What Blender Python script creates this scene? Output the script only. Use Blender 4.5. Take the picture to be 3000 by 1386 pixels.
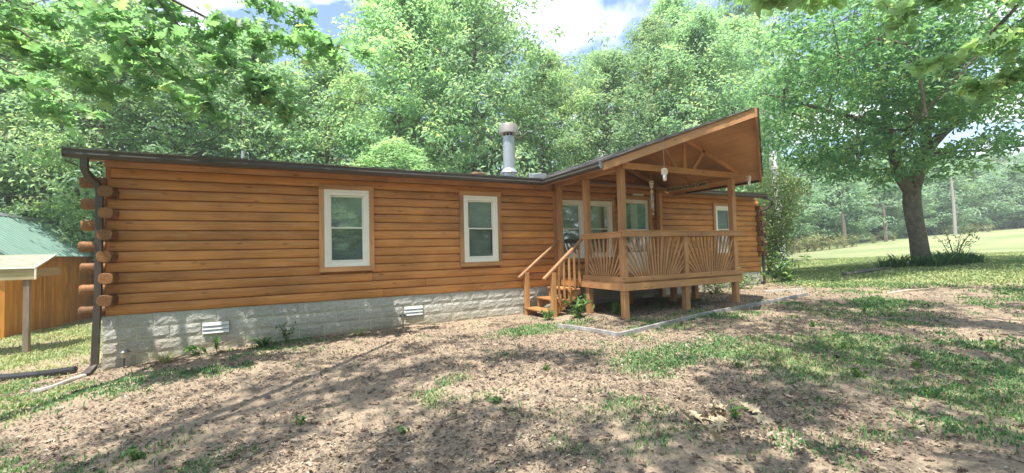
import bpy, math, random
import numpy as np
from mathutils import Vector, Matrix
for o in list(bpy.data.objects): bpy.data.objects.remove(o)
S = bpy.context.scene
COL = S.collection
R_ = math.radians
# ------------------------------------------------------------------ camera, sky, sun, exposure
CAM = np.array([2.5454, -8.5162, 0.804]); YAW, PITCH, ROLL, FPX = 0.4753, 0.0368, -0.0247, 1249.44
def cam_axes():
    f = np.array([math.sin(YAW)*math.cos(PITCH), math.cos(YAW)*math.cos(PITCH), math.sin(PITCH)])
    r = np.array([math.cos(YAW), -math.sin(YAW), 0.0]); u = np.cross(r, f)
    c, s = math.cos(ROLL), math.sin(ROLL)
    return f, r*c+u*s, -r*s+u*c
_f, _r, _u = cam_axes()
cd = bpy.data.cameras.new('camera'); cam = bpy.data.objects.new('camera', cd); COL.objects.link(cam)
cd.sensor_fit = 'HORIZONTAL'; cd.sensor_width = 36; cd.lens = FPX/3000*36; cd.clip_start = 0.05; cd.clip_end = 2000
cam.matrix_world = Matrix(((_r[0], _u[0], -_f[0], CAM[0]), (_r[1], _u[1], -_f[1], CAM[1]), (_r[2], _u[2], -_f[2], CAM[2]), (0, 0, 0, 1)))
S.camera = cam
SUN = Vector((-0.28, -0.22, 1)).normalized()          # towards the sun
W = bpy.data.worlds.new('World'); S.world = W; W.use_nodes = True
nt = W.node_tree; nt.nodes.clear()
def N(nt, t, **k):
    n = nt.nodes.new(t)
    for a, b in k.items():
        if a == 'i':
            for q, v in b.items(): n.inputs[q].default_value = v
        else: setattr(n, a, b)
    return n
def L(nt, a, b): nt.links.new(a, b)
sky = N(nt, 'ShaderNodeTexSky', sky_type='NISHITA', sun_disc=False)
sky.sun_elevation = math.asin(SUN.z); sky.sun_rotation = math.atan2(SUN.x, SUN.y) % (2*math.pi); sky.altitude = 200; sky.dust_density = 0.6; sky.ozone_density = 0.8
geo = N(nt, 'ShaderNodeTexCoord'); sep = N(nt, 'ShaderNodeSeparateXYZ'); L(nt, geo.outputs['Generated'], sep.inputs[0])
za = N(nt, 'ShaderNodeMath', operation='ADD', i={1: 0.16}); L(nt, sep.outputs['Z'], za.inputs[0])
mx = N(nt, 'ShaderNodeMath', operation='MAXIMUM', i={1: 0.05}); L(nt, za.outputs[0], mx.inputs[0])
dx = N(nt, 'ShaderNodeMath', operation='DIVIDE'); dy = N(nt, 'ShaderNodeMath', operation='DIVIDE')
L(nt, sep.outputs['X'], dx.inputs[0]); L(nt, mx.outputs[0], dx.inputs[1]); L(nt, sep.outputs['Y'], dy.inputs[0]); L(nt, mx.outputs[0], dy.inputs[1])
cb = N(nt, 'ShaderNodeCombineXYZ', i={2: 3.7}); L(nt, dx.outputs[0], cb.inputs[0]); L(nt, dy.outputs[0], cb.inputs[1])
cn = N(nt, 'ShaderNodeTexNoise', i={'Scale': 1.35, 'Detail': 9.0, 'Roughness': 0.55, 'Distortion': 0.25}); L(nt, cb.outputs[0], cn.inputs['Vector'])
cr = N(nt, 'ShaderNodeValToRGB'); cr.color_ramp.elements[0].position = 0.49; cr.color_ramp.elements[1].position = 0.60; L(nt, cn.outputs['Fac'], cr.inputs[0])
mixc = N(nt, 'ShaderNodeMix', data_type='RGBA'); L(nt, cr.outputs[0], mixc.inputs[0]); L(nt, sky.outputs[0], mixc.inputs[6]); mixc.inputs[7].default_value = (7.4, 7.6, 8.0, 1)
bg = N(nt, 'ShaderNodeBackground', i={'Strength': 0.125}); L(nt, mixc.outputs[2], bg.inputs[0])
wo = N(nt, 'ShaderNodeOutputWorld'); L(nt, bg.outputs[0], wo.inputs[0])
sl = bpy.data.lights.new('sun', 'SUN'); sl.energy = 4.3; sl.angle = R_(0.53); sl.color = (1.0, 0.95, 0.87)
so = bpy.data.objects.new('sun', sl); COL.objects.link(so); so.rotation_euler = SUN.to_track_quat('Z', 'Y').to_euler()
vs = S.view_settings; vs.view_transform = 'Standard'; vs.look = 'None'; vs.gamma = 1; vs.exposure = 1.3; vs.use_curve_mapping = False
S.render.engine = 'CYCLES'; S.cycles.max_bounces = 6; S.cycles.transparent_max_bounces = 8

# ------------------------------------------------------------------ materials
def mat(name):
    m = bpy.data.materials.new(name); m.use_nodes = True; t = m.node_tree; t.nodes.clear()
    o = N(t, 'ShaderNodeOutputMaterial'); b = N(t, 'ShaderNodeBsdfPrincipled'); L(t, b.outputs[0], o.inputs[0])
    return m, t, b, o
def simple(name, col, rough=0.7, metal=0.0, spec=0.4, var=0.15, scale=8.0, bump=0.0, bscale=60.0, bdist=0.01):
    m, t, b, o = mat(name)
    b.inputs['Roughness'].default_value = rough; b.inputs['Metallic'].default_value = metal; b.inputs['Specular IOR Level'].default_value = spec
    g = N(t, 'ShaderNodeNewGeometry'); n = N(t, 'ShaderNodeTexNoise', i={'Scale': scale, 'Detail': 6.0, 'Roughness': 0.65}); L(t, g.outputs['Position'], n.inputs['Vector'])
    mr = N(t, 'ShaderNodeMapRange', i={1: 0.3, 2: 0.7, 3: 1-var, 4: 1+var}); L(t, n.outputs['Fac'], mr.inputs[0])
    h = N(t, 'ShaderNodeHueSaturation', i={'Color': (*col, 1)}); L(t, mr.outputs[0], h.inputs['Value']); L(t, h.outputs[0], b.inputs['Base Color'])
    if bump:
        n2 = N(t, 'ShaderNodeTexNoise', i={'Scale': bscale, 'Detail': 5.0}); L(t, g.outputs['Position'], n2.inputs['Vector'])
        bp = N(t, 'ShaderNodeBump', i={'Strength': bump, 'Distance': bdist}); L(t, n2.outputs['Fac'], bp.inputs['Height']); L(t, bp.outputs[0], b.inputs['Normal'])
    return m
def wood(name, col, dark, axis='x', rough=0.55, grain=1.0, knots=True, worn=None):
    m, t, b, o = mat(name); b.inputs['Roughness'].default_value = rough; b.inputs['Specular IOR Level'].default_value = 0.35
    g = N(t, 'ShaderNodeNewGeometry'); oi = N(t, 'ShaderNodeObjectInfo')
    off = N(t, 'ShaderNodeVectorMath', operation='SCALE', i={0: (13.1, 7.7, 9.3)}); L(t, oi.outputs['Random'], off.inputs['Scale'])
    ad = N(t, 'ShaderNodeVectorMath', operation='ADD'); L(t, g.outputs['Position'], ad.inputs[0]); L(t, off.outputs[0], ad.inputs[1])
    sc = {'x': (1.2, 18, 26), 'y': (18, 1.2, 26), 'z': (22, 22, 1.2)}[axis]
    mp = N(t, 'ShaderNodeVectorMath', operation='MULTIPLY', i={1: sc}); L(t, ad.outputs[0], mp.inputs[0])
    n = N(t, 'ShaderNodeTexNoise', i={'Scale': 1.6*grain, 'Detail': 7.0, 'Roughness': 0.6, 'Distortion': 0.4}); L(t, mp.outputs[0], n.inputs['Vector'])
    cr = N(t, 'ShaderNodeValToRGB'); e = cr.color_ramp.elements; e[0].position = 0.3; e[0].color = (*dark, 1); e[1].position = 0.62; e[1].color = (*col, 1); L(t, n.outputs['Fac'], cr.inputs[0])
    n3 = N(t, 'ShaderNodeTexNoise', i={'Scale': 1.1, 'Detail': 4.0}); L(t, ad.outputs[0], n3.inputs['Vector'])
    mr = N(t, 'ShaderNodeMapRange', i={1: 0.3, 2: 0.7, 3: 0.72, 4: 1.22}); L(t, n3.outputs['Fac'], mr.inputs[0])
    rr = N(t, 'ShaderNodeMapRange', i={3: 0.84, 4: 1.14}); L(t, oi.outputs['Random'], rr.inputs[0])
    mm = N(t, 'ShaderNodeMath', operation='MULTIPLY'); L(t, mr.outputs[0], mm.inputs[0]); L(t, rr.outputs[0], mm.inputs[1])
    h = N(t, 'ShaderNodeHueSaturation'); L(t, cr.outputs[0], h.inputs['Color']); L(t, mm.outputs[0], h.inputs['Value'])
    out = h.outputs[0]
    if knots:
        kx = {'x': (2.6, 5.0, 7.0), 'y': (4.5, 1.3, 6.0), 'z': (5, 5, 1.3)}[axis]
        kp = N(t, 'ShaderNodeVectorMath', operation='MULTIPLY', i={1: kx}); L(t, ad.outputs[0], kp.inputs[0])
        v = N(t, 'ShaderNodeTexVoronoi', i={'Scale': 1.0}); L(t, kp.outputs[0], v.inputs['Vector'])
        kr = N(t, 'ShaderNodeMapRange', i={1: 0.07, 2: 0.17, 3: 0.6, 4: 0.0}); L(t, v.outputs['Distance'], kr.inputs[0])
        km = N(t, 'ShaderNodeMix', data_type='RGBA'); L(t, kr.outputs[0], km.inputs[0]); L(t, out, km.inputs[6]); km.inputs[7].default_value = (dark[0]*.35, dark[1]*.35, dark[2]*.35, 1); out = km.outputs[2]
    if worn:
        wn = N(t, 'ShaderNodeTexNoise', i={'Scale': 2.2*grain, 'Detail': 6.0}); L(t, mp.outputs[0], wn.inputs['Vector'])
        wr = N(t, 'ShaderNodeMapRange', i={1: 0.56, 2: 0.68, 3: 0.0, 4: 0.75}); L(t, wn.outputs['Fac'], wr.inputs[0])
        wm = N(t, 'ShaderNodeMix', data_type='RGBA'); L(t, wr.outputs[0], wm.inputs[0]); L(t, out, wm.inputs[6]); wm.inputs[7].default_value = (*worn, 1); out = wm.outputs[2]
    L(t, out, b.inputs['Base Color'])
    bp = N(t, 'ShaderNodeBump', i={'Strength': 0.35, 'Distance': 0.004}); L(t, n.outputs['Fac'], bp.inputs['Height']); L(t, bp.outputs[0], b.inputs['Normal'])
    return m
def leafmat(name, c1, c2, tip, trans=0.45, rough=0.5, tcol=None):
    m, t, b, o = mat(name); b.inputs['Roughness'].default_value = rough; b.inputs['Specular IOR Level'].default_value = 0.35
    at = N(t, 'ShaderNodeAttribute', attribute_name='tint'); oi = N(t, 'ShaderNodeObjectInfo')
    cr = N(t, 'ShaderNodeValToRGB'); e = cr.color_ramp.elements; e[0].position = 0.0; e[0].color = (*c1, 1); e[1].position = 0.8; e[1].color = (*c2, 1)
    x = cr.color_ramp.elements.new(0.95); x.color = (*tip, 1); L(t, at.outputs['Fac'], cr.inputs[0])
    rr = N(t, 'ShaderNodeMapRange', i={3: 0.85, 4: 1.2}); L(t, oi.outputs['Random'], rr.inputs[0])
    hh = N(t, 'ShaderNodeMapRange', i={3: 0.485, 4: 0.515}); 
    rm = N(t, 'ShaderNodeMath', operation='MULTIPLY', i={1: 7.31}); L(t, oi.outputs['Random'], rm.inputs[0]); fr = N(t, 'ShaderNodeMath', operation='FRACT'); L(t, rm.outputs[0], fr.inputs[0]); L(t, fr.outputs[0], hh.inputs[0])
    h = N(t, 'ShaderNodeHueSaturation'); L(t, cr.outputs[0], h.inputs['Color']); L(t, rr.outputs[0], h.inputs['Value']); L(t, hh.outputs[0], h.inputs['Hue']); L(t, h.outputs[0], b.inputs['Base Color'])
    tr = N(t, 'ShaderNodeBsdfTranslucent'); tm = N(t, 'ShaderNodeMix', data_type='RGBA', blend_type='MULTIPLY', i={0: 1.0}); L(t, h.outputs[0], tm.inputs[6]); tm.inputs[7].default_value = (*(tcol or (1.3, 1.4, 0.85)), 1); L(t, tm.outputs[2], tr.inputs['Color'])
    ms = N(t, 'ShaderNodeMixShader', i={0: trans}); L(t, b.outputs[0], ms.inputs[1]); L(t, tr.outputs[0], ms.inputs[2]); L(t, ms.outputs[0], o.inputs[0])
    return m
M = {}
M['log'] = wood('stained_log', (0.54, 0.235, 0.070), (0.39, 0.155, 0.044), 'x', 0.5, worn=(0.50, 0.29, 0.135))
M['log_end'] = wood('log_end_grain', (0.25, 0.115, 0.038), (0.15, 0.065, 0.022), 'y', 0.7)
_t = M['log_end'].node_tree; _b = [n for n in _t.nodes if n.type == 'BSDF_PRINCIPLED'][0]; _src = _b.inputs['Base Color'].links[0].from_socket
_tc = N(_t, 'ShaderNodeTexCoord'); _ml = N(_t, 'ShaderNodeVectorMath', operation='MULTIPLY', i={1: (1, 0, 1)}); L(_t, _tc.outputs['Object'], _ml.inputs[0]); _ln = N(_t, 'ShaderNodeVectorMath', operation='LENGTH'); L(_t, _ml.outputs[0], _ln.inputs[0])
_nz = N(_t, 'ShaderNodeTexNoise', i={'Scale': 14.0}); L(_t, _tc.outputs['Object'], _nz.inputs['Vector']); _ad = N(_t, 'ShaderNodeMath', operation='MULTIPLY_ADD', i={1: 0.03}); L(_t, _nz.outputs['Fac'], _ad.inputs[0]); L(_t, _ln.outputs['Value'], _ad.inputs[2])
_m2 = N(_t, 'ShaderNodeMath', operation='MULTIPLY', i={1: 420.0}); L(_t, _ad.outputs[0], _m2.inputs[0]); _sn = N(_t, 'ShaderNodeMath', operation='SINE'); L(_t, _m2.outputs[0], _sn.inputs[0]); _mr = N(_t, 'ShaderNodeMapRange', i={1: -1, 2: 1, 3: 0.72, 4: 1.15}); L(_t, _sn.outputs[0], _mr.inputs[0])
_h = N(_t, 'ShaderNodeHueSaturation'); L(_t, _src, _h.inputs['Color']); L(_t, _mr.outputs[0], _h.inputs['Value']); L(_t, _h.outputs[0], _b.inputs['Base Color'])
M['stain_x'] = wood('porch_stain', (0.52, 0.275, 0.125), (0.41, 0.205, 0.088), 'x', 0.6)
M['stain_y'] = wood('porch_stain_side', (0.52, 0.275, 0.125), (0.41, 0.205, 0.088), 'y', 0.6)
M['stain_z'] = wood('porch_stain_upright', (0.52, 0.275, 0.125), (0.41, 0.205, 0.088), 'z', 0.6)
M['stair'] = wood('stair_stain', (0.46, 0.23, 0.085), (0.33, 0.15, 0.05), 'z', 0.6, worn=(0.45, 0.33, 0.20))
M['hand'] = wood('worn_handrail', (0.42, 0.22, 0.10), (0.34, 0.18, 0.085), 'x', 0.6, knots=False, worn=(0.5, 0.42, 0.27))
M['ply'] = wood('soffit_plywood', (0.50, 0.26, 0.12), (0.42, 0.21, 0.09), 'y', 0.65, knots=False, grain=0.5)
M['shed'] = wood('shed_boards', (0.55, 0.24, 0.035), (0.45, 0.18, 0.025), 'z', 0.6, knots=False)
M['post'] = wood('grey_post', (0.27, 0.22, 0.16), (0.17, 0.13, 0.10), 'z', 0.8, knots=False)
M['oldboard'] = wood('weathered_board', (0.36, 0.31, 0.18), (0.24, 0.20, 0.11), 'x', 0.8, knots=False)
M['white'] = simple('white_vinyl', (0.84, 0.82, 0.75), 0.4, var=0.04)
M['whitepaint'] = simple('white_paint', (0.78, 0.78, 0.75), 0.45, var=0.06)
M['louver'] = simple('louver_metal', (0.56, 0.57, 0.56), 0.5, var=0.15, scale=12)
M['bronze'] = simple('dark_gutter', (0.060, 0.048, 0.040), 0.38, spec=0.5, var=0.15)
M['galv'] = simple('galvanised_flue', (0.36, 0.39, 0.42), 0.42, metal=0.5, var=0.08)
M['galvcap'] = simple('flue_cap_metal', (0.30, 0.28, 0.26), 0.55, metal=0.4, var=0.1)
M['blackmetal'] = simple('black_metal', (0.015, 0.015, 0.015), 0.4)
M['blackplastic'] = simple('black_corrugated', (0.05, 0.05, 0.052), 0.35, spec=0.6)
M['greenroof'] = simple('green_metal_roof', (0.16, 0.27, 0.215), 0.5, spec=0.5, var=0.12, scale=3)
M['creammetal'] = simple('cream_metal', (0.25, 0.25, 0.19), 0.6, var=0.25, scale=5)
M['mortar'] = simple('mortar', (0.62, 0.58, 0.46), 0.95, bump=0.4, bscale=80)
M['signwood'] = simple('sign_board', (0.50, 0.38, 0.22), 0.8, var=0.2, scale=20)
M['ink'] = simple('dark_lettering', (0.02, 0.018, 0.015), 0.7)
M['number'] = simple('painted_number', (0.30, 0.14, 0.055), 0.55)
M['bone'] = simple('bleached_wood', (0.62, 0.50, 0.36), 0.7)
M['chime'] = simple('chime_metal', (0.75, 0.74, 0.72), 0.25, metal=0.8)
M['string'] = simple('string', (0.35, 0.3, 0.25), 0.9)
M['edging'] = simple('grey_edging', (0.30, 0.29, 0.28), 0.85, var=0.4, scale=6)
M['pvc'] = simple('white_hose', (0.45, 0.43, 0.39), 0.6, var=0.15)
M['fabric'] = simple('window_blind', (0.42, 0.47, 0.43), 0.9, var=0.12, scale=2)
M['pane_fill'] = simple('lower_pane_fill', (0.24, 0.28, 0.26), 0.9, var=0.3, scale=3)  # tone of the added sheet that lightens the lower panes
M['curtain'] = simple('curtain', (0.55, 0.56, 0.52), 0.9, var=0.1)
M['blue'] = simple('blue_drape', (0.02, 0.14, 0.22), 0.8)
M['lampglass'] = simple('lamp_glass', (0.55, 0.55, 0.5), 0.15, spec=0.7)
M['solar'] = simple('path_light_lens', (0.5, 0.45, 0.30), 0.4)
M['dark'] = simple('dark_interior', (0.03, 0.03, 0.03), 0.9)  # near-black, stands in for shade behind window glass and vent louvers
M['bark'] = simple('bark', (0.17, 0.145, 0.115), 0.95, var=0.45, scale=6, bump=1.0, bscale=14, bdist=0.05)
M['twig'] = simple('twig_bark', (0.13, 0.105, 0.08), 0.9, var=0.3)
M['deadleaf'] = simple('dead_leaf', (0.42, 0.34, 0.22), 0.8, var=0.35, scale=30)
M['palebark'] = simple('pale_bark', (0.66, 0.66, 0.66), 0.8, var=0.3, scale=5)
M['greypole'] = simple('pole_wood', (0.35, 0.32, 0.30), 0.9, var=0.2)
M['leafA'] = leafmat('leaf_forest', (0.19, 0.31, 0.21), (0.34, 0.49, 0.31), (0.54, 0.58, 0.32), trans=0.52)
M['leafB'] = leafmat('leaf_forest_light', (0.22, 0.36, 0.23), (0.39, 0.54, 0.33), (0.57, 0.61, 0.34), trans=0.52)
M['leafFar'] = leafmat('leaf_far_wood', (0.18, 0.31, 0.22), (0.33, 0.47, 0.33), (0.44, 0.52, 0.33))
M['leafH'] = leafmat('leaf_yard_tree', (0.12, 0.26, 0.15), (0.27, 0.45, 0.24), (0.48, 0.56, 0.26), trans=0.5)
M['leafN'] = leafmat('leaf_shade_tree', (0.14, 0.25, 0.15), (0.32, 0.46, 0.23), (0.50, 0.54, 0.25), trans=0.65, rough=0.4, tcol=(1.25, 1.45, 0.95))
M['weed'] = leafmat('leaf_weed', (0.05, 0.13, 0.04), (0.13, 0.27, 0.07), (0.25, 0.36, 0.10), trans=0.3)
M['iris'] = leafmat('leaf_iris', (0.03, 0.10, 0.04), (0.08, 0.20, 0.06), (0.20, 0.30, 0.10), trans=0.25)
M['sapl'] = leafmat('leaf_sapling', (0.22, 0.30, 0.14), (0.38, 0.46, 0.22), (0.50, 0.40, 0.24), trans=0.4)
M['reed'] = leafmat('leaf_tall_weeds', (0.16, 0.22, 0.09), (0.30, 0.33, 0.15), (0.48, 0.34, 0.18), trans=0.3)
M['grass'] = leafmat('grass_blade', (0.07, 0.16, 0.06), (0.16, 0.27, 0.10), (0.38, 0.36, 0.18), trans=0.3, rough=0.6)
M['drygrass'] = leafmat('dry_grass_blade', (0.20, 0.27, 0.12), (0.36, 0.38, 0.18), (0.50, 0.44, 0.25), trans=0.25, rough=0.7)
def litter_mat():
    m, t, b, o = mat('leaf_litter'); b.inputs['Roughness'].default_value = 0.8
    at = N(t, 'ShaderNodeAttribute', attribute_name='tint')
    cr = N(t, 'ShaderNodeValToRGB'); e = cr.color_ramp.elements; e[0].color = (0.055, 0.042, 0.034, 1); e[1].color = (0.34, 0.28, 0.21, 1); e[1].position = 0.85
    x = cr.color_ramp.elements.new(0.5); x.color = (0.20, 0.13, 0.09, 1); x = cr.color_ramp.elements.new(0.97); x.color = (0.5, 0.44, 0.36, 1); L(t, at.outputs['Fac'], cr.inputs[0]); L(t, cr.outputs[0], b.inputs['Base Color'])
    return m
M['litter'] = litter_mat()
def shingle_mat():
    m, t, b, o = mat('shingle'); b.inputs['Roughness'].default_value = 0.85
    at = N(t, 'ShaderNodeAttribute', attribute_name='tint')
    cr = N(t, 'ShaderNodeValToRGB'); e = cr.color_ramp.elements; e[0].color = (0.05, 0.05, 0.05, 1); e[1].color = (0.36, 0.34, 0.32, 1); L(t, at.outputs['Fac'], cr.inputs[0])
    g = N(t, 'ShaderNodeNewGeometry'); n = N(t, 'ShaderNodeTexNoise', i={'Scale': 120.0}); L(t, g.outputs['Position'], n.inputs['Vector'])
    mr = N(t, 'ShaderNodeMapRange', i={3: 0.6, 4: 1.4}); L(t, n.outputs['Fac'], mr.inputs[0]); h = N(t, 'ShaderNodeHueSaturation'); L(t, cr.outputs[0], h.inputs['Color']); L(t, mr.outputs[0], h.inputs['Value']); L(t, h.outputs[0], b.inputs['Base Color'])
    return m
M['shingle'] = shingle_mat()
def block_mat():
    m, t, b, o = mat('split_face_block'); b.inputs['Roughness'].default_value = 0.95; b.inputs['Specular IOR Level'].default_value = 0.15
    g = N(t, 'ShaderNodeNewGeometry'); oi = N(t, 'ShaderNodeObjectInfo')
    n = N(t, 'ShaderNodeTexNoise', i={'Scale': 26.0, 'Detail': 9.0, 'Roughness': 0.6, 'Distortion': 0.7}); L(t, g.outputs['Position'], n.inputs['Vector'])
    n2 = N(t, 'ShaderNodeTexNoise', i={'Scale': 1.3, 'Detail': 4.0}); L(t, g.outputs['Position'], n2.inputs['Vector'])
    sp = N(t, 'ShaderNodeSeparateXYZ'); L(t, g.outputs['Position'], sp.inputs[0])
    # soil splashed up the lowest courses: follows the ground line, stains the block itself
    zz = N(t, 'ShaderNodeMapRange', i={1: -0.22, 2: -0.60, 3: 0.0, 4: 1.1}); L(t, sp.outputs['Z'], zz.inputs[0])
    mu = N(t, 'ShaderNodeMath', operation='MULTIPLY'); L(t, zz.outputs[0], mu.inputs[0]); L(t, n2.outputs['Fac'], mu.inputs[1])
    mi = N(t, 'ShaderNodeMix', data_type='RGBA'); L(t, mu.outputs[0], mi.inputs[0]); mi.inputs[6].default_value = (0.47, 0.47, 0.43, 1); mi.inputs[7].default_value = (0.40, 0.32, 0.22, 1)
    rr = N(t, 'ShaderNodeMapRange', i={3: 0.87, 4: 1.1}); L(t, oi.outputs['Random'], rr.inputs[0]); nn = N(t, 'ShaderNodeMapRange', i={1: 0.3, 2: 0.7, 3: 0.82, 4: 1.12}); L(t, n.outputs['Fac'], nn.inputs[0])
    mm = N(t, 'ShaderNodeMath', operation='MULTIPLY'); L(t, rr.outputs[0], mm.inputs[0]); L(t, nn.outputs[0], mm.inputs[1])
    h = N(t, 'ShaderNodeHueSaturation'); L(t, mi.outputs[2], h.inputs['Color']); L(t, mm.outputs[0], h.inputs['Value']); L(t, h.outputs[0], b.inputs['Base Color'])
    bp = N(t, 'ShaderNodeBump', i={'Strength': 1.0, 'Distance': 0.03}); L(t, n.outputs['Fac'], bp.inputs['Height']); L(t, bp.outputs[0], b.inputs['Normal'])
    return m
M['block'] = block_mat()
def glass_mat():
    m, t, b, o = mat('window_glass')
    tr = N(t, 'ShaderNodeBsdfTransparent', i={0: (0.93, 0.96, 0.95, 1)}); gl = N(t, 'ShaderNodeBsdfGlossy', i={'Roughness': 0.015, 'Color': (0.9, 0.95, 1, 1)})
    g = N(t, 'ShaderNodeNewGeometry'); n = N(t, 'ShaderNodeTexNoise', i={'Scale': 1.6, 'Detail': 1.0}); L(t, g.outputs['Position'], n.inputs['Vector'])
    bp = N(t, 'ShaderNodeBump', i={'Strength': 0.10, 'Distance': 0.02}); L(t, n.outputs['Fac'], bp.inputs['Height']); L(t, bp.outputs[0], gl.inputs['Normal'])
    ms = N(t, 'ShaderNodeMixShader', i={0: 0.19}); L(t, tr.outputs[0], ms.inputs[1]); L(t, gl.outputs[0], ms.inputs[2]); L(t, ms.outputs[0], o.inputs[0])
    return m
M['glass'] = glass_mat()

# ------------------------------------------------------------------ mesh helpers
LOC = {}
def thing(name, label, cat, loc=(0, 0, 0), group=None, kind=None):
    o = bpy.data.objects.new(name, None); o.empty_display_size = 0.1; COL.objects.link(o); o.location = loc; LOC[o.name] = tuple(loc)
    o['label'] = label; o['category'] = cat
    if group: o['group'] = group
    return o
def worldloc(p):
    x = y = z = 0.0
    while p is not None:
        x += p.location[0]; y += p.location[1]; z += p.location[2]; p = p.parent
    return np.array([x, y, z])
def mesh_np(name, V, F, tint=None, smooth=False, mats=None):
    V = np.asarray(V, dtype=np.float32).reshape(-1, 3); me = bpy.data.meshes.new(name)
    F = np.asarray(F, dtype=np.int32); k = F.shape[1]; n = len(F)
    me.vertices.add(len(V)); me.vertices.foreach_set('co', V.ravel())
    me.loops.add(n*k); me.loops.foreach_set('vertex_index', F.ravel())
    me.polygons.add(n); me.polygons.foreach_set('loop_start', np.arange(0, n*k, k, dtype=np.int32))
    me.update(calc_edges=True)
    if smooth: me.polygons.foreach_set('use_smooth', np.ones(n, dtype=bool))
    if tint is not None:
        a = me.attributes.new('tint', 'FLOAT', 'POINT'); a.data.foreach_set('value', np.asarray(tint, dtype=np.float32))
    return me
class MB:
    def __init__(s): s.v = []; s.f = []; s.t = []
    def add(s, v, f, tint=0.5):
        b = len(s.v); s.v += [tuple(map(float, p)) for p in v]; s.f += [tuple(b+i for i in q) for q in f]; s.t += [tint]*len(v); return s
    def box(s, x0, x1, y0, y1, z0, z1, tint=0.5):
        return s.add([(x0, y0, z0), (x1, y0, z0), (x1, y1, z0), (x0, y1, z0), (x0, y0, z1), (x1, y0, z1), (x1, y1, z1), (x0, y1, z1)],
                     [(0, 3, 2, 1), (4, 5, 6, 7), (0, 1, 5, 4), (1, 2, 6, 5), (2, 3, 7, 6), (3, 0, 4, 7)], tint)
    def bar(s, p, q, w, h, up=(0, 0, 1)):          # rectangular section w (sideways) x h (along up)
        p = Vector(p); q = Vector(q); d = (q-p).normalized(); u = Vector(up); sd = d.cross(u).normalized(); u = sd.cross(d).normalized()
        v = []
        for c in (p, q):
            for a, b in ((-1, -1), (1, -1), (1, 1), (-1, 1)): v.append(c+sd*a*w/2+u*b*h/2)
        return s.add(v, [(0, 3, 2, 1), (4, 5, 6, 7), (0, 1, 5, 4), (1, 2, 6, 5), (2, 3, 7, 6), (3, 0, 4, 7)])
    def prism(s, poly, axis, a, b):                # poly 2D extruded on axis from a to b
        n = len(poly)
        def P(u, v, w): return {'x': (w, u, v), 'y': (u, w, v), 'z': (u, v, w)}[axis]
        v = [P(u, w, a) for u, w in poly]+[P(u, w, b) for u, w in poly]
        f = [tuple(range(n)), tuple(range(2*n-1, n-1, -1))]+[(i, i+n, (i+1) % n+n, (i+1) % n) for i in range(n)]
        return s.add(v, f)
    def tube(s, pts, rad, k=8, cap=True, tint=0.5):
        pts = [Vector(p) for p in pts]; n = len(pts); rad = rad if hasattr(rad, '__len__') else [rad]*n
        v = []; ref = Vector((0.13, 0.21, 1)).normalized()
        for i, p in enumerate(pts):
            d = (pts[min(i+1, n-1)]-pts[max(i-1, 0)]).normalized()
            if abs(d.dot(ref)) > 0.95: r2 = Vector((1, 0, 0))
            else: r2 = ref
            a = d.cross(r2).normalized(); b = d.cross(a).normalized()
            for j in range(k):
                t = 2*math.pi*j/k; v.append(p+(a*math.cos(t)+b*math.sin(t))*rad[i])
        f = [(i*k+j, i*k+(j+1) % k, (i+1)*k+(j+1) % k, (i+1)*k+j) for i in range(n-1) for j in range(k)]
        if cap: f += [tuple(range(k-1, -1, -1)), tuple(range((n-1)*k, n*k))]
        return s.add(v, f, tint)
    def lathe(s, prof, cx, cy, k=16):              # prof list of (r, z)
        v = [(cx+r*math.cos(2*math.pi*j/k), cy+r*math.sin(2*math.pi*j/k), z) for r, z in prof for j in range(k)]
        n = len(prof)
        f = [(i*k+j, i*k+(j+1) % k, (i+1)*k+(j+1) % k, (i+1)*k+j) for i in range(n-1) for j in range(k)]
        f += [tuple(range(k-1, -1, -1)), tuple(range((n-1)*k, n*k))]
        return s.add(v, f)
    def build(s, name, m, parent=None, smooth=False, bevel=0, label=None, tint=False):
        off = worldloc(parent) if parent else np.zeros(3)
        me = bpy.data.meshes.new(name); me.from_pydata([tuple(np.array(p)-off) for p in s.v], [], s.f); me.update()
        me.materials.append(M[m])
        if tint:
            a = me.attributes.new('tint', 'FLOAT', 'POINT'); a.data.foreach_set('value', np.array(s.t, dtype=np.float32))
        if smooth: me.polygons.foreach_set('use_smooth', [True]*len(me.polygons)); 
        if smooth and hasattr(me, 'set_sharp_from_angle'): me.set_sharp_from_angle(angle=R_(40))
        o = bpy.data.objects.new(name, me); COL.objects.link(o); o.parent = parent
        if bevel:
            md = o.modifiers.new('bevel', 'BEVEL'); md.width = bevel; md.segments = 1
        if label: o['label'] = label
        return o
def place(name, me, parent, loc, scale=(1, 1, 1), rot=(0, 0, 0)):
    o = bpy.data.objects.new(name, me); COL.objects.link(o); o.parent = parent
    off = worldloc(parent) if parent else np.zeros(3)
    o.location = tuple(np.array(loc)-off); o.scale = scale; o.rotation_euler = rot
    return o
def tag(o, label, cat=None, group=None, kind=None):
    o['label'] = label
    if cat: o['category'] = cat
    if group: o['group'] = group
    if kind: o['kind'] = kind
    return o
def struct(o): o['kind'] = 'structure'; return o

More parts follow.
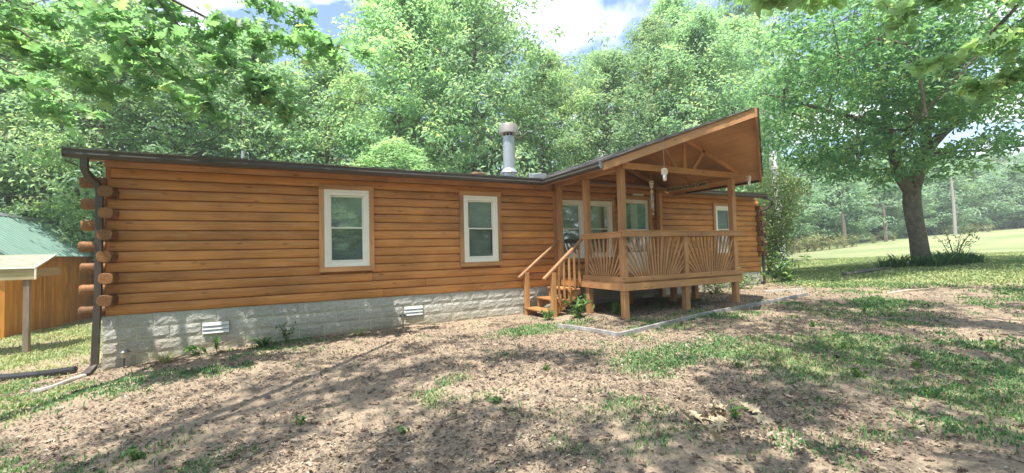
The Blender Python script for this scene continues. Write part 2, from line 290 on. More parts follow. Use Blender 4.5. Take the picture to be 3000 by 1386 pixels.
# ------------------------------------------------------------------ terrain
CP = np.array([(0, 0, -.80), (1.5, 0, -.66), (3, 0, -.62), (5, 0, -.60), (7.2, -.6, -.585), (8.1, -2.34, -.50), (9.8, -2.34, -.47), (11.4, -2.34, -.45), (15.9, 0, -.41), (8, 8, -.7), (0, 8, -1.0),
    (-2.1, 3.4, -.97), (-4, 7.15, -1.08), (-4, 12.3, -1.2), (-.5, .6, -.90), (-6, 0, -1.2), (-10, 10, -1.5), (2.5, -8.5, -.80), (0, -5, -.95), (-4, -5, -1.1), (6, -6, -.70), (10, -7, -.55), (7, -12, -.7), (-3, -12, -1.2),
    (22.2, -1.8, .0), (19.8, -1.04, -.18), (16, -5.5, -.35), (44, 28, -.42), (84, 19, 1.8), (64.8, 10, 1.35), (30, 6, -.3), (23.5, -3.8, .05), (50, 2, .6), (24, 12, -.7),
    (150, 60, 4), (60, 60, -1), (0, 50, -2), (-50, 30, -3), (-50, -30, -3), (0, -50, -2), (60, -50, 2), (120, -20, 4), (27, 6, -.5)], float)
def _tps():
    P = CP[:, :2]; n = len(P); d = np.linalg.norm(P[:, None]-P[None], axis=2)
    K = np.where(d > 0, d**2*np.log(d+1e-9), 0)+np.eye(n)*0.5; A = np.zeros((n+3, n+3)); A[:n, :n] = K; Q = np.c_[np.ones(n), P]; A[:n, n:] = Q; A[n:, :n] = Q.T
    return np.linalg.solve(A, np.r_[CP[:, 2], 0, 0, 0])
_w = _tps()
def H(x, y):
    x = np.atleast_1d(np.asarray(x, float)); y = np.atleast_1d(np.asarray(y, float)); sh = x.shape
    X = np.c_[x.ravel(), y.ravel()]; d = np.linalg.norm(X[:, None]-CP[None, :, :2], axis=2)
    r = (d**2*np.log(d+1e-9))@_w[:-3]+_w[-3]+X@_w[-2:]
    return r.reshape(sh)
def Hs(x, y): return float(H(x, y)[0])
_rs = np.random.RandomState(5); _tab = _rs.rand(256, 256)
def vnoise(x, y, s=1.0, oct=3):
    x = np.asarray(x, float)*s; y = np.asarray(y, float)*s; r = 0; a = 1; t = 0
    for o in range(oct):
        xi = np.floor(x).astype(int); yi = np.floor(y).astype(int); fx = x-xi; fy = y-yi; fx = fx*fx*(3-2*fx); fy = fy*fy*(3-2*fy)
        g = lambda i, j: _tab[(xi+i) % 256, (yi+j) % 256]
        r = r+a*((g(0, 0)*(1-fx)+g(1, 0)*fx)*(1-fy)+(g(0, 1)*(1-fx)+g(1, 1)*fx)*fy); t += a; a *= .5; x = x*2.03+17; y = y*2.03+9
    return r/t
def sm(a, b, v): t = np.clip((v-a)/(b-a), 0, 1); return t*t*(3-2*t)
def blob(x, y, cx, cy, rx, ry): return np.exp(-(((x-cx)/rx)**2+((y-cy)/ry)**2))
def grassmask(x, y):
    n = vnoise(x, y, .75, 4)
    edge = 16.6+0.9*np.sin(y*.9)+.06*(y+3)**2*(y < -3)
    field = sm(-1.2, 1.2, x-edge)
    leftg = sm(0.2, -1.2, x)*0.24
    b = 0.11*blob(x, y, 2.4, -1.5, 3.2, 1.0)+0.20*blob(x, y, 11.5, -5.2, 3.6, 1.0)+0.24*blob(x, y, 14.8, -3.6, 2.2, 1.0)+0.38*blob(x, y, 7.0, -4.5, .9, .45)+0.16*blob(x, y, 9.0, -7.0, 2.2, 1.2)+0.22*blob(x, y, 0.2, -3.6, 1.6, .9)+0.2*blob(x, y, 9.5, -3.1, 2, .5)+0.25*blob(x, y, 6.5, -1.9, 1.4, .5)
    n2 = vnoise(x+9, y+4, 3.2, 3); m = sm(.50, .92, n*.6+n2*.4+b+leftg+.02)
    back = sm(0.5, 2.5, y)*0.5
    return np.clip(np.maximum(np.maximum(m, field), back), 0, 1)
def axis_lines(lo, hi, a, b, fine, g=1.13):
    L_ = list(np.arange(a, b, fine)); s = fine; x = L_[-1]
    while x < hi: s = min(s*g, 12); x += s; L_.append(x)
    s = fine; x = L_[0]
    while x > lo: s = min(s*g, 12); x -= s; L_.insert(0, x)
    return np.array(L_)
gx = axis_lines(-160, 420, -3, 20, .13); gy = axis_lines(-160, 420, -8.6, 2, .13)
GX, GY = np.meshgrid(gx, gy); GZ = H(np.clip(GX, -60, 150), np.clip(GY, -60, 70))
near = np.exp(-((np.clip(np.abs(GX-8)-14, 0, None))/6)**2-((np.clip(np.abs(GY+3)-8, 0, None))/5)**2)
GZ = GZ+near*((vnoise(GX, GY, 2.2, 4)-.5)*.045+(vnoise(GX+40, GY, 9, 2)-.5)*.018)
nx, ny = len(gx), len(gy); idx = np.arange(nx*ny).reshape(ny, nx)
F = np.stack([idx[:-1, :-1], idx[:-1, 1:], idx[1:, 1:], idx[1:, :-1]], -1).reshape(-1, 4)
gme = mesh_np('ground', np.stack([GX, GY, GZ], -1).reshape(-1, 3), F, tint=grassmask(GX, GY).ravel(), smooth=True)
def ground_mat():
    m, t, b, o = mat('ground'); b.inputs['Roughness'].default_value = 0.95; b.inputs['Specular IOR Level'].default_value = 0.1
    g = N(t, 'ShaderNodeNewGeometry')
    def noise(s, d=5.0, r=0.6, dist=0.0):
        n = N(t, 'ShaderNodeTexNoise', i={'Scale': s, 'Detail': d, 'Roughness': r, 'Distortion': dist}); L(t, g.outputs['Position'], n.inputs['Vector']); return n.outputs['Fac']
    def ramp(f, a, b_, c0, c1):
        r = N(t, 'ShaderNodeValToRGB'); e = r.color_ramp.elements; e[0].position = a; e[0].color = (*c0, 1); e[1].position = b_; e[1].color = (*c1, 1); L(t, f, r.inputs[0]); return r.outputs[0]
    dirt = ramp(noise(1.1, 7, .65, .5), .35, .65, (0.165, 0.125, 0.088), (0.375, 0.285, 0.19))
    fine = ramp(noise(34, 6, .7), .35, .62, (0.07, 0.056, 0.046), (0.46, 0.37, 0.275))
    mx1 = N(t, 'ShaderNodeMix', data_type='RGBA', i={0: .5}); L(t, dirt, mx1.inputs[6]); L(t, fine, mx1.inputs[7])
    gr = ramp(noise(9, 6, .7), .35, .68, (0.10, 0.15, 0.05), (0.27, 0.28, 0.12))
    gr2 = ramp(noise(.16, 4, .6), .38, .6, (0.20, 0.255, 0.135), (0.35, 0.345, 0.205))
    mx2 = N(t, 'ShaderNodeMix', data_type='RGBA', i={0: .55}); L(t, gr, mx2.inputs[6]); L(t, gr2, mx2.inputs[7])
    at = N(t, 'ShaderNodeAttribute', attribute_name='tint'); nn = noise(5, 6, .7)
    ad = N(t, 'ShaderNodeMath', operation='ADD'); L(t, at.outputs['Fac'], ad.inputs[0]); L(t, nn, ad.inputs[1])
    mr = N(t, 'ShaderNodeMapRange', i={1: .85, 2: 1.45, 3: 0, 4: 1}); L(t, ad.outputs[0], mr.inputs[0])
    mx3 = N(t, 'ShaderNodeMix', data_type='RGBA'); L(t, mr.outputs[0], mx3.inputs[0]); L(t, mx1.outputs[2], mx3.inputs[6]); L(t, mx2.outputs[2], mx3.inputs[7]); L(t, mx3.outputs[2], b.inputs['Base Color'])
    bp = N(t, 'ShaderNodeBump', i={'Strength': 0.8, 'Distance': 0.02}); L(t, noise(26, 8, .7), bp.inputs['Height']); L(t, bp.outputs[0], b.inputs['Normal'])
    return m
M['ground'] = ground_mat(); gme.materials.append(M['ground'])
go = bpy.data.objects.new('ground', gme); COL.objects.link(go); struct(go)

# ------------------------------------------------------------------ cabin
cabin = thing('log_cabin', 'long brown log cabin with covered porch standing on grey block foundation', 'cabin', (0, 0, -.6))
RP = 0.16; XL, XE = 0.0, 15.8; YB = 8.4
GS, GZt = 0.20, 2.42                                   # main roof pitch, height at the gutter line
EX0, EX1, PX = 7.50, 12.04, 9.77                        # porch roof eaves and ridge
ZR = 3.24; PS = (ZR-2.40)/(PX-EX0)
def roofz(x): return 2.40+PS*(min(x, 2*PX-x)-EX0)       # porch roof top surface
# inner walls behind the logs
w = MB(); w.box(XL+.02, XE-.02, .03, .12, -.02, 2.34); w.box(XL+.02, XL+.12, .12, YB, -.02, 2.34); w.box(XE-.12, XE-.02, .12, YB, -.02, 2.34); w.box(XL+.02, XE-.02, YB-.1, YB, -.02, 2.34)
# openings are cut as recesses: wall core built in pieces instead
TR = [(2.97, 3.93, .525, 2.13), (5.67, 6.64, .525, 2.13), (8.02, 9.86, .53, 2.13), (10.05, 11.14, .17, 2.20), (13.61, 14.56, .53, 2.12)]
w = MB(); xs = [XL+.02]
for a, b_, c, d in TR: w.box(xs[-1], a+.04, .03, .12, -.02, 2.34); w.box(a+.04, b_-.04, .03, .12, -.02, c+.03); w.box(a+.04, b_-.04, .03, .12, d-.03, 2.34); xs.append(b_-.04)
w.box(xs[-1], XE-.02, .03, .12, -.02, 2.34)
w.box(XL+.02, XL+.12, .12, YB, -.02, 2.34); w.box(XE-.12, XE-.02, .12, YB, -.02, 2.34); w.box(XL+.02, XE-.02, YB-.1, YB, -.02, 2.34)
w.prism([(EX0+.2, 2.34), (EX1-.2, 2.34), (PX, ZR-.15)], 'y', .03, .12)
w.prism([(.1, 2.34), (YB-.1, 2.34), (4.2, 3.2)], 'x', XL+.02, XL+.1); w.prism([(.1, 2.34), (YB-.1, 2.34), (4.2, 3.2)], 'x', XE-.1, XE-.02)
w.build('wall', 'log', cabin)
# unit log: half-round face along x, unit length
def log_profile(n=7, depth=.036, h=RP-.003):
    p = [(.03, 0)]
    for i in range(n):
        a = math.pi*i/(n-1); p.append((-.004-depth*math.sin(a)**.68, h/2-h/2*math.cos(a)))
    p.append((.03, h)); return p
ulog = None
def unit_mesh(name, fn, m):
    b = MB(); fn(b); me = bpy.data.meshes.new(name); me.from_pydata(b.v, [], b.f); me.materials.append(M[m]); 
    me.polygons.foreach_set('use_smooth', [True]*len(me.polygons)); me.set_sharp_from_angle(angle=R_(45)); return me
ulog = unit_mesh('log', lambda b: b.prism(log_profile(), 'x', 0, 1), 'log')
rnd = random.Random(4)
for i in range(20):
    z0 = RP*i; z1 = z0+RP
    segs = [(XL+(.02 if i != 13 else .1), XE)]
    if i >= 14:                                         # gable behind the porch
        if i == 14: z0 += .0
        zt = z1+.08
        xa = EX0+(zt-2.40+.13)/PS
        xb = 2*PX-xa
        xa = max(xa, EX0+.55); xb = min(xb, EX1-.55)
        if xb-xa < .3: continue
        segs = [(xa, xb)]
    for a, b_, c, d in TR:
        if z1 > c+.06 and z0 < d-.06:
            ns = []
            for p, q in segs:
                if q <= a or p >= b_: ns.append((p, q)); continue
                if p < a: ns.append((p, a+.035))
                if q > b_: ns.append((b_-.035, q))
            segs = ns
    fixed = {0: [4.09], 1: [4.93], 2: [3.9], 3: [3.32]}.get(i, [])
    for p, q in segs:
        cuts = [c for c in fixed if p+.3 < c < q-.3]
        x = p+3.2+rnd.random()*3.0 if not cuts else cuts[-1]+3.4+rnd.random()*2.5
        while x < q-1.0: cuts.append(x); x += 3.6+rnd.random()*1.6
        e = [p]+cuts+[q]
        for u, v in zip(e[:-1], e[1:]):
            place('log', ulog, cabin, (u+.003, 0, z0+.002), (v-u-.006, 1, 1))
# alternating log ends at both corners
def roundlog(b, n=10):
    pts = []
    for j in range(n):
        a = 2*math.pi*j/n+.2; ca, sa = math.cos(a), math.sin(a); pts.append((.088*math.copysign(abs(ca)**.7, ca)*(1+.04*math.sin(3*a)), .084*math.copysign(abs(sa)**.7, sa)*(1+.04*math.cos(2*a+1))))
    m_ = []
    for (y, s) in ((0, 1), (.9, 1), (.985, .98), (1.0, .92)):
        m_ += [(u*s, -y, v*s) for u, v in pts]
    f = [(i*n+j, (i+1)*n+j, (i+1)*n+(j+1) % n, i*n+(j+1) % n) for i in range(3) for j in range(n)]
    f += [tuple(range(n)), tuple(range(4*n-1, 3*n-1, -1))]
    b.add(m_, f)
uend = unit_mesh('log_end', roundlog, 'log_end')
for i in range(1, 13, 2):
    place('log_end', uend, cabin, (.115+rnd.uniform(-.008, .008), .02, RP*i+.085), (1, .31+rnd.uniform(0, .03), 1), (0, rnd.choice((0, 3.1416))+rnd.uniform(-.1, .1), 0))
for i in range(0, 13, 2):
    place('log_end', uend, cabin, (.05, .03, RP*i+.08), (1, .28+rnd.uniform(0, .03), 1), (0, 0, -math.pi/2))
for i in range(3, 13, 2):
    place('log_end', uend, cabin, (XE-.12, .0, RP*i+.08), (1, .38+rnd.uniform(0, .04), 1), (0, 0, math.pi/2))
for i in range(4, 13, 2):
    place('log_end', uend, cabin, (XE-.1, .02, RP*i+.085), (1, .2, 1))
# flat frieze board under the eave
for a, b_ in ((.02, 4.2), (4.2, 7.95), (11.55, 15.75)): MB().box(a, b_-.003, -.03, .03, 2.243, 2.335).build('frieze_board', 'stain_x', cabin, bevel=.004)
# foundation blocks
fnd = MB().box(XL+.035, XE-.03, .006, .2, -1.05, -.004).build('foundation', 'mortar', cabin)
fside = MB().box(XL+.04, XL+.2, .2, YB, -1.3, -.004).box(XE-.2, XE-.04, .2, YB, -1.0, -.004).build('foundation_side', 'mortar', cabin)
brs = np.random.RandomState(3); bmeshes = []
for k in range(10):
    nxk, nzk = 6, 4; V = []; Fk = []
    for j in range(nzk+1):
        for i in range(nxk+1):
            e = (i in (0, nxk)) or (j in (0, nzk))
            V.append((i/nxk*.3964, (-.004 if e else -.009-brs.rand()*.008), j/nzk*.1932))
    for j in range(nzk):
        for i in range(nxk):
            a = j*(nxk+1)+i; Fk.append((a, a+1, a+nxk+2, a+nxk+1))
    n0 = len(V)
    for (x, z) in ((0, 0), (.3964, 0), (.3964, .1932), (0, .1932)): V.append((x, .09, z))
    c = [0, nxk, (nzk+1)*(nxk+1)-1, nzk*(nxk+1)]
    rows = [list(range(0, nxk+1)), [nxk+(nxk+1)*j for j in range(nzk+1)], [nzk*(nxk+1)+i for i in range(nxk, -1, -1)], [(nxk+1)*j for j in range(nzk, -1, -1)]]
    for q, (rw, (s0, s1)) in enumerate(zip(rows, ((0, 1), (1, 2), (2, 3), (3, 0)))):
        Fk.append(tuple(rw[::-1])+(n0+s0, n0+s1))
    me = bpy.data.meshes.new('concrete_block'); me.from_pydata(V, [], Fk); me.materials.append(M['block']); bmeshes.append(me)
vents = {3, 11}
for r in range(5):
    x = XL if r % 2 == 1 else XL-.2032
    k = 0
    while x < XE-.05:
        z0 = -.2032*(r+1)+.005
        x0 = max(x, XL); x1 = min(x+.4064, XE)
        if r == 1 and round(x/.4064) in vents: x += .4064; continue
        if z0+.19 > Hs((x0+x1)/2, -.05)-.03 and x1-x0 > .06:
            place('concrete_block', bmeshes[rnd.randrange(10)], fnd, (x0+.008, 0, z0), ((x1-x0-.016)/.3964, 1, .955))
        x += .4064
for vx in (3*.4064, 11*.4064):
    v = MB().box(vx+.01, vx+.396, -.005, .05, -.402, -.208).build('foundation_vent', 'mortar', cabin)
    MB().box(vx+.012, vx+.394, -.022, -.006, -.398, -.212).build('vent_backing', 'dark', v)
    for j in range(3):
        z = -.393+j*.061
        MB().add([(vx+.02, -.024, z+.054), (vx+.386, -.024, z+.054), (vx+.386, -.046, z), (vx+.02, -.046, z), (vx+.02, -.022, z+.054), (vx+.386, -.022, z+.054), (vx+.386, -.023, z), (vx+.02, -.023, z)],
                 [(0, 1, 2, 3), (7, 6, 5, 4), (0, 3, 7, 4), (1, 5, 6, 2), (3, 2, 6, 7), (0, 4, 5, 1)]).build('louver', 'louver', v)
# windows
def window(x0, x1, z0, z1, trim, blind='fabric', low=None):
    a, b_, c, d = trim; T = .09; fr = None
    ww = MB().box(x0, x1, -.012, .10, z0, z1)
    # outer frame: head, sill, jambs (stepped)
    f = MB()
    F1, F2 = .045, .10
    for (g, y0, y1, t) in ((0, -.072, .03, F1), (F1, -.052, .03, F2-F1)):
        X0, X1, Z0, Z1 = x0+g, x1-g, z0+g*.9, z1-g
        f.box(X0, X1, y0, y1, Z1-t, Z1-.001*(g > 0)); f.box(X0, X1, y0-.008*(g == 0), y1, Z0, Z0+t*.9); f.box(X0, X0+t, y0, y1, Z0+t*.9+.001, Z1-t-.001); f.box(X1-t, X1, y0, y1, Z0+t*.9+.001, Z1-t-.001)
    win = f.build('window', 'white', cabin, bevel=.003)
    X0, X1, Z0, Z1 = x0+F2, x1-F2, z0+F2*.9, z1-F2; zm = (Z0+Z1)/2+.01
    def sash(za, zb, y):
        s = MB(); t = .022
        s.box(X0+.002, X1-.002, y, y+.03, zb-t, zb); s.box(X0+.002, X1-.002, y, y+.03, za, za+t*1.2); s.box(X0+.002, X0+t, y, y+.03, za+t*1.2, zb-t); s.box(X1-t, X1-.002, y, y+.03, za+t*1.2, zb-t)
        s.build('sash', 'white', win, bevel=.002)
        MB().box(X0+t, X1-t, y+.013, y+.017, za+t*1.2, zb-t).build('pane', 'glass', win)
    sash(zm-.012, Z1-.004, -.018); sash(Z0+.004, zm+.012, -.046 if False else -.05)
    b2 = MB(); 
    if blind == 'door': pass
    n = 26
    for k in range(n):
        zz = zm-.02+(Z1-zm)*k/n; b2.add([(X0+.01, .045, zz), (X1-.01, .045, zz), (X1-.01, .052, zz+(Z1-zm)/n*1.05), (X0+.01, .052, zz+(Z1-zm)/n*1.05)], [(0, 1, 2, 3)])
    b2.build('blind', 'fabric', win)
    MB().box(X0+.01, X1-.01, .075, .08, Z0, zm-.02).build('lower_pane_fill', 'pane_fill', win)  # grey-green sheet added behind the lower pane to lighten it
    if low: MB().box(X0+.005, X1-.005, .06, .065, Z0, zm-.02).build('curtain', low, win)
    MB().box(x0+.01, x1-.01, .115, .12, z0, z1).build('dark_room_sheet', 'dark', win)  # flat dark sheet, the unlit room's darkness put into its colour
    return win
def trimboards(a, b_, c, d, t=.088, bottom=True, name='window_trim'):
    y0 = -.083
    MB().box(a, b_, y0, .03, d-t, d).build(name, 'stain_x', cabin, bevel=.004)
    if bottom: MB().box(a, b_, y0, .03, c, c+t).build(name, 'stain_x', cabin, bevel=.004)
    MB().box(a, a+t, y0+.002, .03, c+(t if bottom else 0)+.001, d-t-.001).build(name, 'stain_z', cabin, bevel=.004); MB().box(b_-t, b_, y0+.002, .03, c+(t if bottom else 0)+.001, d-t-.001).build(name, 'stain_z', cabin, bevel=.004)
window(3.058, 3.842, .615, 2.04, TR[0]); trimboards(*TR[0])
window(5.758, 6.552, .615, 2.035, TR[1]); trimboards(*TR[1])
window(8.108, 8.89, .62, 2.03, TR[2]); window(8.99, 9.772, .62, 2.03, TR[2]); trimboards(*TR[2])
MB().box(8.893, 8.987, -.078, .03, .62, 2.03).build('mullion', 'stain_z', cabin)
window(13.70, 14.47, .62, 2.03, TR[4], low='curtain'); trimboards(*TR[4])
# storm door beside the corner post
trimboards(10.05, 11.14, .17, 2.20, bottom=False, name='door_trim')
d = MB().box(10.14, 10.22, -.03, .02, .19, 2.11).box(10.97, 11.05, -.03, .02, .19, 2.11).box(10.22, 10.97, -.03, .02, 2.02, 2.11).box(10.22, 10.97, -.03, .02, .19, .72).box(10.22, 10.97, -.03, .02, 1.27, 1.33)
door = d.build('storm_door', 'whitepaint', cabin, bevel=.003)
MB().box(10.22, 10.97, -.008, -.004, 1.33, 2.02).build('pane', 'glass', door); MB().box(10.22, 10.97, -.010, -.006, .72, 1.27).build('pane', 'glass', door)
MB().box(10.24, 10.46, .03, .035, .75, 2.0).build('curtain', 'blue', door); MB().box(10.48, 10.72, .028, .033, .75, 2.0).build('curtain', 'curtain', door); MB().box(10.74, 10.95, .03, .035, .75, 2.0).build('curtain', 'blue', door)
MB().box(10.22, 10.97, .06, .065, .72, 2.02).build('dark_room_sheet', 'dark', door)
MB().box(10.235, 10.262, -.075, -.03, 1.05, 1.17).build('handle', 'blackmetal', door, bevel=.005)
MB().box(10.45, 10.80, -.13, -.06, 2.215, 2.25).build('white_strip_over_door', 'whitepaint', cabin)  # thin white box just above the door trim
# main roof
RY = 4.0; RZ = GZt+GS*(RY+.42)
ms_ = MB()
for (y0, z0, y1, z1) in ((-.44, GZt-.005, RY, RZ-.004), (YB+.5, GZt-.09, RY, RZ-.004)):
    a0, a1 = -.28, 15.55
    v = [(a0, y0, z0), (a1, y0, z0), (a1, y1, z1), (a0, y1, z1)]; v += [(x, y, z-.03) for x, y, z in v]
    ms_.add(v, [(0, 1, 2, 3), (7, 6, 5, 4), (0, 4, 5, 1), (1, 5, 6, 2), (2, 6, 7, 3), (3, 7, 4, 0)])
ms_.build('roof', 'shingle', cabin, tint=True)
MB().box(-.26, EX0+.1, -.40, .03, 2.335, 2.375).build('soffit', 'ply', cabin); MB().box(EX1-.1, 15.53, -.40, .03, 2.335, 2.375).build('soffit', 'ply', cabin)
MB().prism([(-.42, 2.30), (-.42, 2.40), (RY, RZ-.03), (YB+.48, 2.30), (YB+.48, 2.22), (RY, RZ-.16)], 'x', -.27, -.24).build('rake_board', 'bronze', cabin)
def shingles(origin, ux, uy, rows, xr_of, name, expo=.14, wid=.305, thick=.009, seed=1):
    # origin + ux*s along the eave, uy upslope; xr_of(row)-> list of (s0,s1)
    r = random.Random(seed); b = MB(); o = Vector(origin); ux = Vector(ux).normalized(); uy = Vector(uy).normalized(); n = ux.cross(uy).normalized()
    if n.z < 0: n = -n
    for j in range(rows):
        for s0, s1 in xr_of(j*expo):
            x = s0-r.random()*wid-(.3 if len(xr_of(j*expo)) == 1 and expo else 0)
            while x < s1:
                a = max(x, s0); c = min(x+wid, s1); x += wid
                if c < a: c = a
                if c-a < .003 and len(xr_of(j*expo)) != 1: continue
                t = thick*(.7+r.random()*.9); dl = r.uniform(-.012, .006)
                hi = xr_of((j+1)*expo+.02); a2, c2 = a, c
                if len(hi) == 1: a2 = max(x-wid, hi[0][0]); c2 = min(x, hi[0][1])
                if c2 < a2: c2 = a2
                if c2-a2 < .01 and c-a < .01: continue
                if c-a < .01: c = a+.0065
                if c2-a2 < .01: c2 = a2+.0065
                q = [(a+.003, j*expo+dl, t), (c-.003, j*expo+dl, t), (c2-.003, (j+1)*expo+.02, .002), (a2+.003, (j+1)*expo+.02, .002), (a+.003, j*expo+dl, 0), (c-.003, j*expo+dl, 0)]
                b.add([o+ux*s+uy*h+n*k for s, h, k in q], [(0, 1, 2, 3), (4, 5, 1, 0), (4, 0, 3), (1, 5, 2)], r.random())
    m_ = b.build(name, 'shingle', cabin, tint=True); m_['kind'] = 'stuff'; return m_
LSL = math.hypot(1, GS)
shingles((0, -.47, GZt-.004), (1, 0, 0), (0, 1, GS), 32, lambda h: [(-.29, max(-.29, EX0+ (h/LSL-.03)*GS/PS*.98)), (min(15.5, EX1-(h/LSL-.03)*GS/PS*.98), 15.56)] if h/LSL*GS < .8 else [(-.29, 15.56)], 'shingles', seed=2)
# gutters
GP = [(0, 0), (-.085, 0), (-.12, .045), (-.112, .085), (-.125, .105), (-.125, .12), (-.113, .12), (-.105, .088), (-.108, .05), (-.08, .012), (-.012, .012), (-.012, .12), (0, .12)]
MB().prism([(-.42+u, 2.275+v) for u, v in GP], 'x', -.27, EX0+.045).build('gutter', 'bronze', cabin)
MB().prism([(-.42+u, 2.275+v) for u, v in GP], 'x', EX1-.03, 15.50).build('gutter', 'bronze', cabin)
GE = MB().box(-.274, -.268, -.535, -.42, 2.28, 2.39).build('gutter_end_cap', 'bronze', cabin)
MB().prism([(EX0+.04+u, 2.265+v) for u, v in GP], 'y', -2.50, -.46).build('gutter', 'bronze', cabin)
MB().prism([(EX0+.04+u, 2.265+v) for u, v in ((0, 0), (-.085, 0), (-.12, .045), (-.112, .085), (-.125, .12), (0, .12))], 'y', -2.515, -2.502).build('gutter_end_cap', 'galv', cabin)
MB().prism([(EX1-.04-u, 2.265+v) for u, v in GP], 'y', -2.50, -.46).build('gutter', 'bronze', cabin)
# downspouts
def rect_spout(pts, w=.075, d=.055):
    b = MB(); n = len(pts); V = []
    for i, p in enumerate(pts):
        p = Vector(p); dd = (Vector(pts[min(i+1, n-1)])-Vector(pts[max(i-1, 0)])).normalized(); sx = Vector((1, 0, 0)); sx = (sx-dd*sx.dot(dd)).normalized() if abs(dd.x) < .8 else Vector((0, 1, 0)); sy = dd.cross(sx).normalized()
        for a, c in ((-1, -1), (-.35, -1), (-.3, -.85), (0, -.85), (.05, -1), (1, -1), (1, 1), (-1, 1)): V.append(p+sx*a*w/2+sy*c*d/2)
    f = [(i*8+j, i*8+(j+1) % 8, (i+1)*8+(j+1) % 8, (i+1)*8+j) for i in range(n-1) for j in range(8)]+[tuple(range(7, -1, -1)), tuple(range((n-1)*8, n*8))]
    return b.add(V, f)
ds = rect_spout([(-.06, -.47, 2.29), (-.06, -.47, 2.16), (-.055, -.455, 2.10), (-.04, -.40, 2.045), (.0, -.26, 1.97), (.02, -.21, 1.90), (.025, -.20, 1.80), (.02, -.20, .4), (-.01, -.20, -.66), (-.03, -.23, -.72), (-.05, -.36, -.78)], .076, .07).build('downspout', 'bronze', cabin)
for z in (1.62, .22): MB().box(-.03, .068, -.243, -.157, z, z+.012).build('strap', 'bronze', ds)
rect_spout([(15.42, -.47, 2.29), (15.55, -.47, 2.26), (15.85, -.42, 2.22), (15.98, -.38, 2.12), (15.94, -.28, 2.02), (15.86, -.10, 1.95), (15.86, -.08, 1.8), (15.86, -.08, -.35)], .07, .06).build('downspout', 'bronze', cabin)
# flue
fl = MB().lathe([(.17, 2.58), (.165, 2.74), (.165, 2.76)], 7.304, .8, 24).build('chimney', 'galv', cabin, smooth=True)
MB().lathe([(.22, 2.755), (.215, 2.765), (.15, 2.86), (.14, 2.862)], 7.304, .8, 24).build('storm_collar', 'galv', fl, smooth=True)
MB().lathe([(.148, 2.85), (.148, 3.66)], 7.31, .8, 24).build('flue_pipe', 'galv', fl, smooth=True)
MB().lathe([(.10, 3.66), (.10, 3.80)], 7.312, .8, 16).build('flue_throat', 'dark', fl)
for k in range(10):
    a = 2*math.pi*k/10; MB().box(7.312+.135*math.cos(a)-.014, 7.312+.135*math.cos(a)+.014, .8+.135*math.sin(a)-.014, .8+.135*math.sin(a)+.014, 3.655, 3.77).build('cap_strut', 'galvcap', fl)
MB().lathe([(.20, 3.735), (.228, 3.735), (.228, 3.93), (.215, 3.955), (.05, 3.985), (.04, 3.96), (.20, 3.93)], 7.312, .8, 24).build('flue_cap', 'galvcap', fl, smooth=True)
v = MB().box(6.36, 6.66, .80, 1.05, 2.64, 2.73).build('roof_vent', 'stain_x', cabin, bevel=.01)
for k in range(7): MB().box(6.47+k*.025, 6.482+k*.025, .79, .80, 2.66, 2.715).build('louver', 'bronze', v)
MB().lathe([(.03, 2.85), (.03, 3.08)], 1.62, 2.0, 10).build('vent_pipe', 'galv', cabin, smooth=True)
MB().add([(7.36, -.3, 2.43), (7.40, .0, 2.50), (7.95, .4, 2.60), (7.9, .05, 2.53), (7.36, -.3, 2.54), (7.40, .0, 2.62), (7.95, .4, 2.72), (7.9, .05, 2.66)], [(0, 3, 7, 4), (4, 7, 6, 5), (0, 4, 5, 1), (1, 5, 6, 2), (3, 2, 6, 7)]).build('valley_flashing', 'galv', cabin)
# ---- porch deck
X0, X1, YF = 8.06, 11.46, -2.34
PW = .118
deck = MB().box(X0+.10, X1-.10, -2.24, -.04, .06, .13).build('porch_deck', 'stain_x', cabin)
for (a, b_, c, d_) in ((X0-.0, X1+.04, YF-.035, YF+.005), ): MB().box(a-.035, b_, c, d_, .025, .160).build('rim_board', 'stain_x', deck, bevel=.004)
MB().box(X0-.035, X0+.005, YF+.007, -1.0, .025, .160).build('rim_board', 'stain_y', deck, bevel=.004); MB().box(X1, X1+.038, YF+.007, -.08, .025, .160).build('rim_board', 'stain_y', deck, bevel=.004)
MB().box(X0-.03, X0+.008, -.998, -.10, .02, .158).build('rim_board', 'stair', deck)
y = -2.33; k = 0
while y < -.12:
    MB().box(X0-.02, X1+.02, y, y+.132, .163, .190).build('deck_board', 'stain_x', deck); y += .1385
# posts
def post(x, y, z0, z1, w=PW, label=None, m='stain_z'): return MB().box(x-w/2, x+w/2, y-w/2, y+w/2, z0, z1).build('porch_post', m, cabin, bevel=.006, label=label)
yp = YF+PW/2+.004
post(X0+PW/2+.004, yp, -.62, 2.45); post(X1-PW/2-.06, yp, -.62, 2.33)
post(9.765, yp, -.62, 1.045)
post(X0+PW/2+.004, -1.195, -.62, 2.31); post(X0+.085, -.12, -.75, 2.31, .11)
post(X1-PW/2-.03, -.12, -.62, 2.31, .12); post(9.765, -.6, -.62, .06); post(10.6, -1.2, -.62, .06); post(X1-.13, -1.2, -.62, .06)
